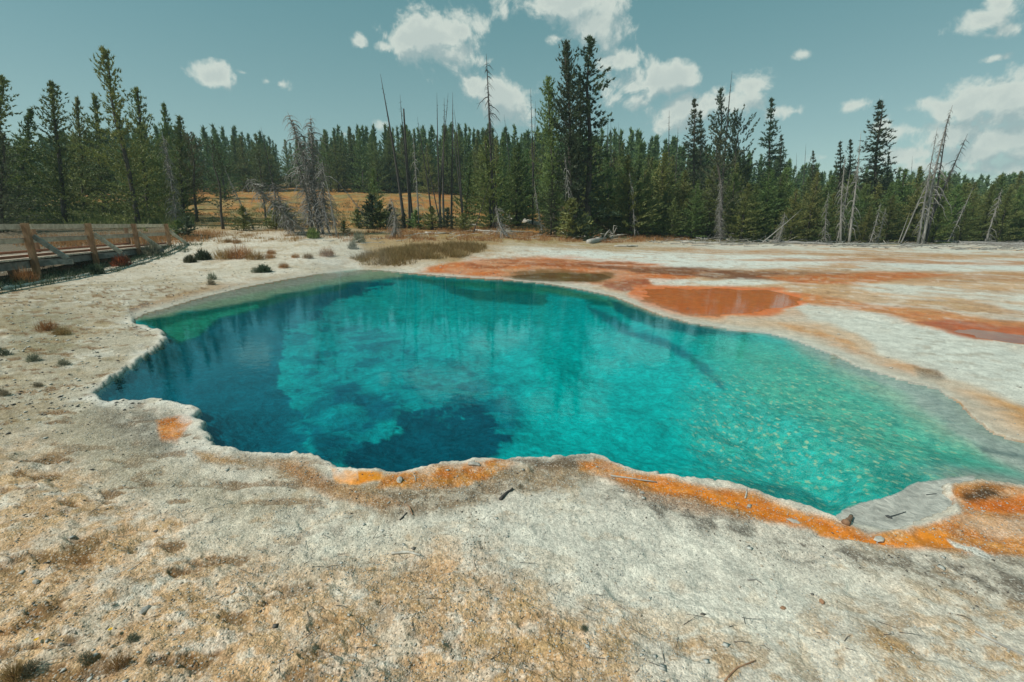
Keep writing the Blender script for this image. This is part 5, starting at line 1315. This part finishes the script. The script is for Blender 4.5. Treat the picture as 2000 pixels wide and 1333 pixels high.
stone(1633,1088,.022,.016,.010,'white stone in the dark speckled grit',M_STONE,14)
# gravel: loose grains of crust
def gravel(name, n, ylo, yhi, smin, smax, seed, label, mat, prefer=None, flat=.55):
    r = np.random.default_rng(seed); t = r.uniform(math.radians(-60), math.radians(60), n*3); rd = np.exp(r.uniform(math.log(ylo), math.log(yhi), n*3))
    x = rd*np.sin(t); y = rd*np.cos(t); ok = sdf(OUT, x, y) > .06; ok &= y > 1.0
    w_ = fbm(x/.3, y/.3, 4, seed); ok &= w_ > -.12+r.normal(size=len(x))*.12
    if prefer is not None: ok &= prefer(x, y, r)
    x, y = x[ok][:n], y[ok][:n]; n = len(x)
    z = np.array([gz(a, b) for a, b in zip(x, y)])
    s_ = smin*(smax/smin)**(r.random(n)**2.2)*(rd[ok][:n]/3)**.35
    a = r.random(n)*6.28; ax = np.stack([np.cos(a), np.sin(a)], 1); el = r.uniform(.55, 1, n)
    OCT = np.array([(1,0,0),(0,1,0),(-1,0,0),(0,-1,0),(0,0,1),(0,0,-.4)], float); OCF = np.array([(0,1,4),(1,2,4),(2,3,4),(3,0,4),(1,0,5),(2,1,5),(3,2,5),(0,3,5)])
    B_ = OCT[None]*(1+r.normal(size=(n, 6, 1))*.22)
    lx = B_[..., 0]*s_[:, None]; ly = B_[..., 1]*(s_*el)[:, None]; lz = B_[..., 2]*(s_*flat)[:, None]
    V = np.stack([x[:, None]+lx*ax[:, :1]-ly*ax[:, 1:], y[:, None]+lx*ax[:, 1:]+ly*ax[:, :1], z[:, None]+lz+s_[:, None]*.2], -1).reshape(-1, 3)
    Fc = (OCF[None]+np.arange(n)[:, None, None]*6).reshape(-1)
    o = mesh_np(name, V, Fc, np.full(n*8, 3), mat); tag(o, label, 'gravel', kind='stuff'); return o
def dirt_at(x, y):
    px, py = to_px(x, y, .05)
    return pmask([(-700,850),(60,880),(180,930),(300,1010),(430,1085),(620,1120),(760,1110),(850,1050),(930,1035),(990,1110),(1060,1200),(1180,1260),(1300,1420),(-700,1700)], 60, 50, 2, px, py, x, y)
M_GRAV = bark_mat('loose_grain_stone', (.36,.28,.19), (.62,.55,.44), .9, (14, 14, 14), .0)
M_DGRAV = bark_mat('dark_grain_stone', (.06,.055,.045), (.22,.20,.165), .9, (14, 14, 14), .0)
M_WGRAV = bark_mat('white_grain_stone', (.44,.43,.37), (.66,.66,.58), .9, (14, 14, 14), .0)
gravel('gravel', 17000, 1.3, 6.5, .0028, .0085, 23, 'white popcorn-like grains on the near crust', M_WGRAV, lambda x, y, r: r.random(len(x)) < 1.25-dirt_at(x, y))
gravel('gravel', 12000, 1.2, 6.5, .003, .012, 21, 'tan loose crumbs of dirt over the near left ground', M_GRAV, lambda x, y, r: r.random(len(x)) < .12+.9*dirt_at(x, y))
def darkpref(x, y, r):
    px, py = to_px(x, y, .05)
    a = pmask([(1200,955),(1500,1035),(1900,1088),(2100,1095),(2500,1120),(2500,1260),(2000,1190),(1700,1115),(1500,1075),(1300,1020)], 40, 20, 21, px, py, x, y)
    b = pmask([(380,888),(650,930),(900,925),(1180,900),(1100,960),(900,1000),(760,1010),(500,930)], 20, 14, 8, px, py, x, y)
    c = pmask([(190,792),(300,795),(370,830),(330,880),(280,905),(210,860),(150,830)], 25, 14, 6, px, py, x, y)
    d = pmask([(1880,945),(1975,940),(1980,975),(1890,970)], 10, 10, 7, px, py, x, y)
    return r.random(len(x)) < np.maximum.reduce([a, b*.9, c*.7, d])
gravel('gravel', 4500, 2, 9, .003, .010, 22, 'dark grey grit along the near rim', M_DGRAV, darkpref)

gravel('crust_flakes', 360, 1.6, 16, .009, .026, 31, 'thin broken flakes of mineral crust scattered over the ground', M_WGRAV, None, .16)
gravel('crust_flakes', 170, 2.0, 16, .008, .028, 32, 'brown and dark broken flakes of crust and bark scattered over the ground', M_DGRAV, lambda x, y, r: r.random(len(x)) < .25+.5*dirt_at(x, y), .2)
def litter(name, spots, l0, l1, rad, seed, mat, label):
    r = random.Random(seed); mb = MB()
    for x, y, k in spots:
        a = r.gauss(0, .9); L = r.uniform(l0, l1)*k; z = gz(x, y)+rad; d = Vector((math.cos(a), math.sin(a), r.gauss(0, .05)))
        p = Vector((x, y, z)); mb.tube([p, p+d*L*.5+Vector((0, 0, abs(r.gauss(0, .06))*L)), p+d*L+Vector((0, r.gauss(0,.1)*L, abs(r.gauss(0, .12))*L))], [rad, rad*.8, rad*.4], 4, False)
    o = mb.build(name, mat); return tag(o, label, 'litter', kind='stuff')
litter('dead_branches', scatter_px([(1250,478),(1600,483),(2030,492),(2030,472),(1700,468),(1300,464)], 420, 41, -.3, 1.5), .4, 1.8, .030, 42, M_SNAG, 'fallen grey branches littering the edge of the flat before the forest')
log([(930,452),(985,455),(1040,455)], .09, .06, 'pale fallen trunk lying in the tan grass left of the giant conifers', 6, .5, seed=17)
log([(1560,470),(1600,474),(1650,475)], .09, .06, 'fallen grey log behind the leftmost pale dead tree of the flat edge', 8, .5, seed=18)
log([(1330,474),(1390,477),(1450,479)], .08, .05, 'long thin fallen pole in front of the twig-wrapped trunk', 8, .4, seed=19)
litter('dead_branches', scatter_px([(560,470),(700,480),(900,470),(1200,474),(1200,464),(900,452),(700,455)], 160, 43, -.3, 1.5), .3, 1.3, .022, 44, M_LOG, 'pale fallen branches lying in the tan grass at the back')
litter('twig_litter', scatter_px([(0,900),(500,1020),(1000,1080),(1400,1200),(1900,1200),(1500,1320),(60,1320)], 130, 45), .03, .11, .0018, 46, M_SNAGD, 'tiny dark twigs scattered over the near ground')

gravel('gravel', 4200, 6, 30, .007, .020, 51, 'brown and dark crumbs strewn over the left bank', M_DGRAV, lambda x, y, r: (x < .05*y) & (r.random(len(x)) < .35+sstep(0, .3, fbm(x/1.3, y/1.0, 3, 52))), .45)
gravel('gravel', 4200, 6, 30, .007, .022, 53, 'pale crumbs of crust strewn over the left bank', M_WGRAV, lambda x, y, r: x < .05*y, .45)
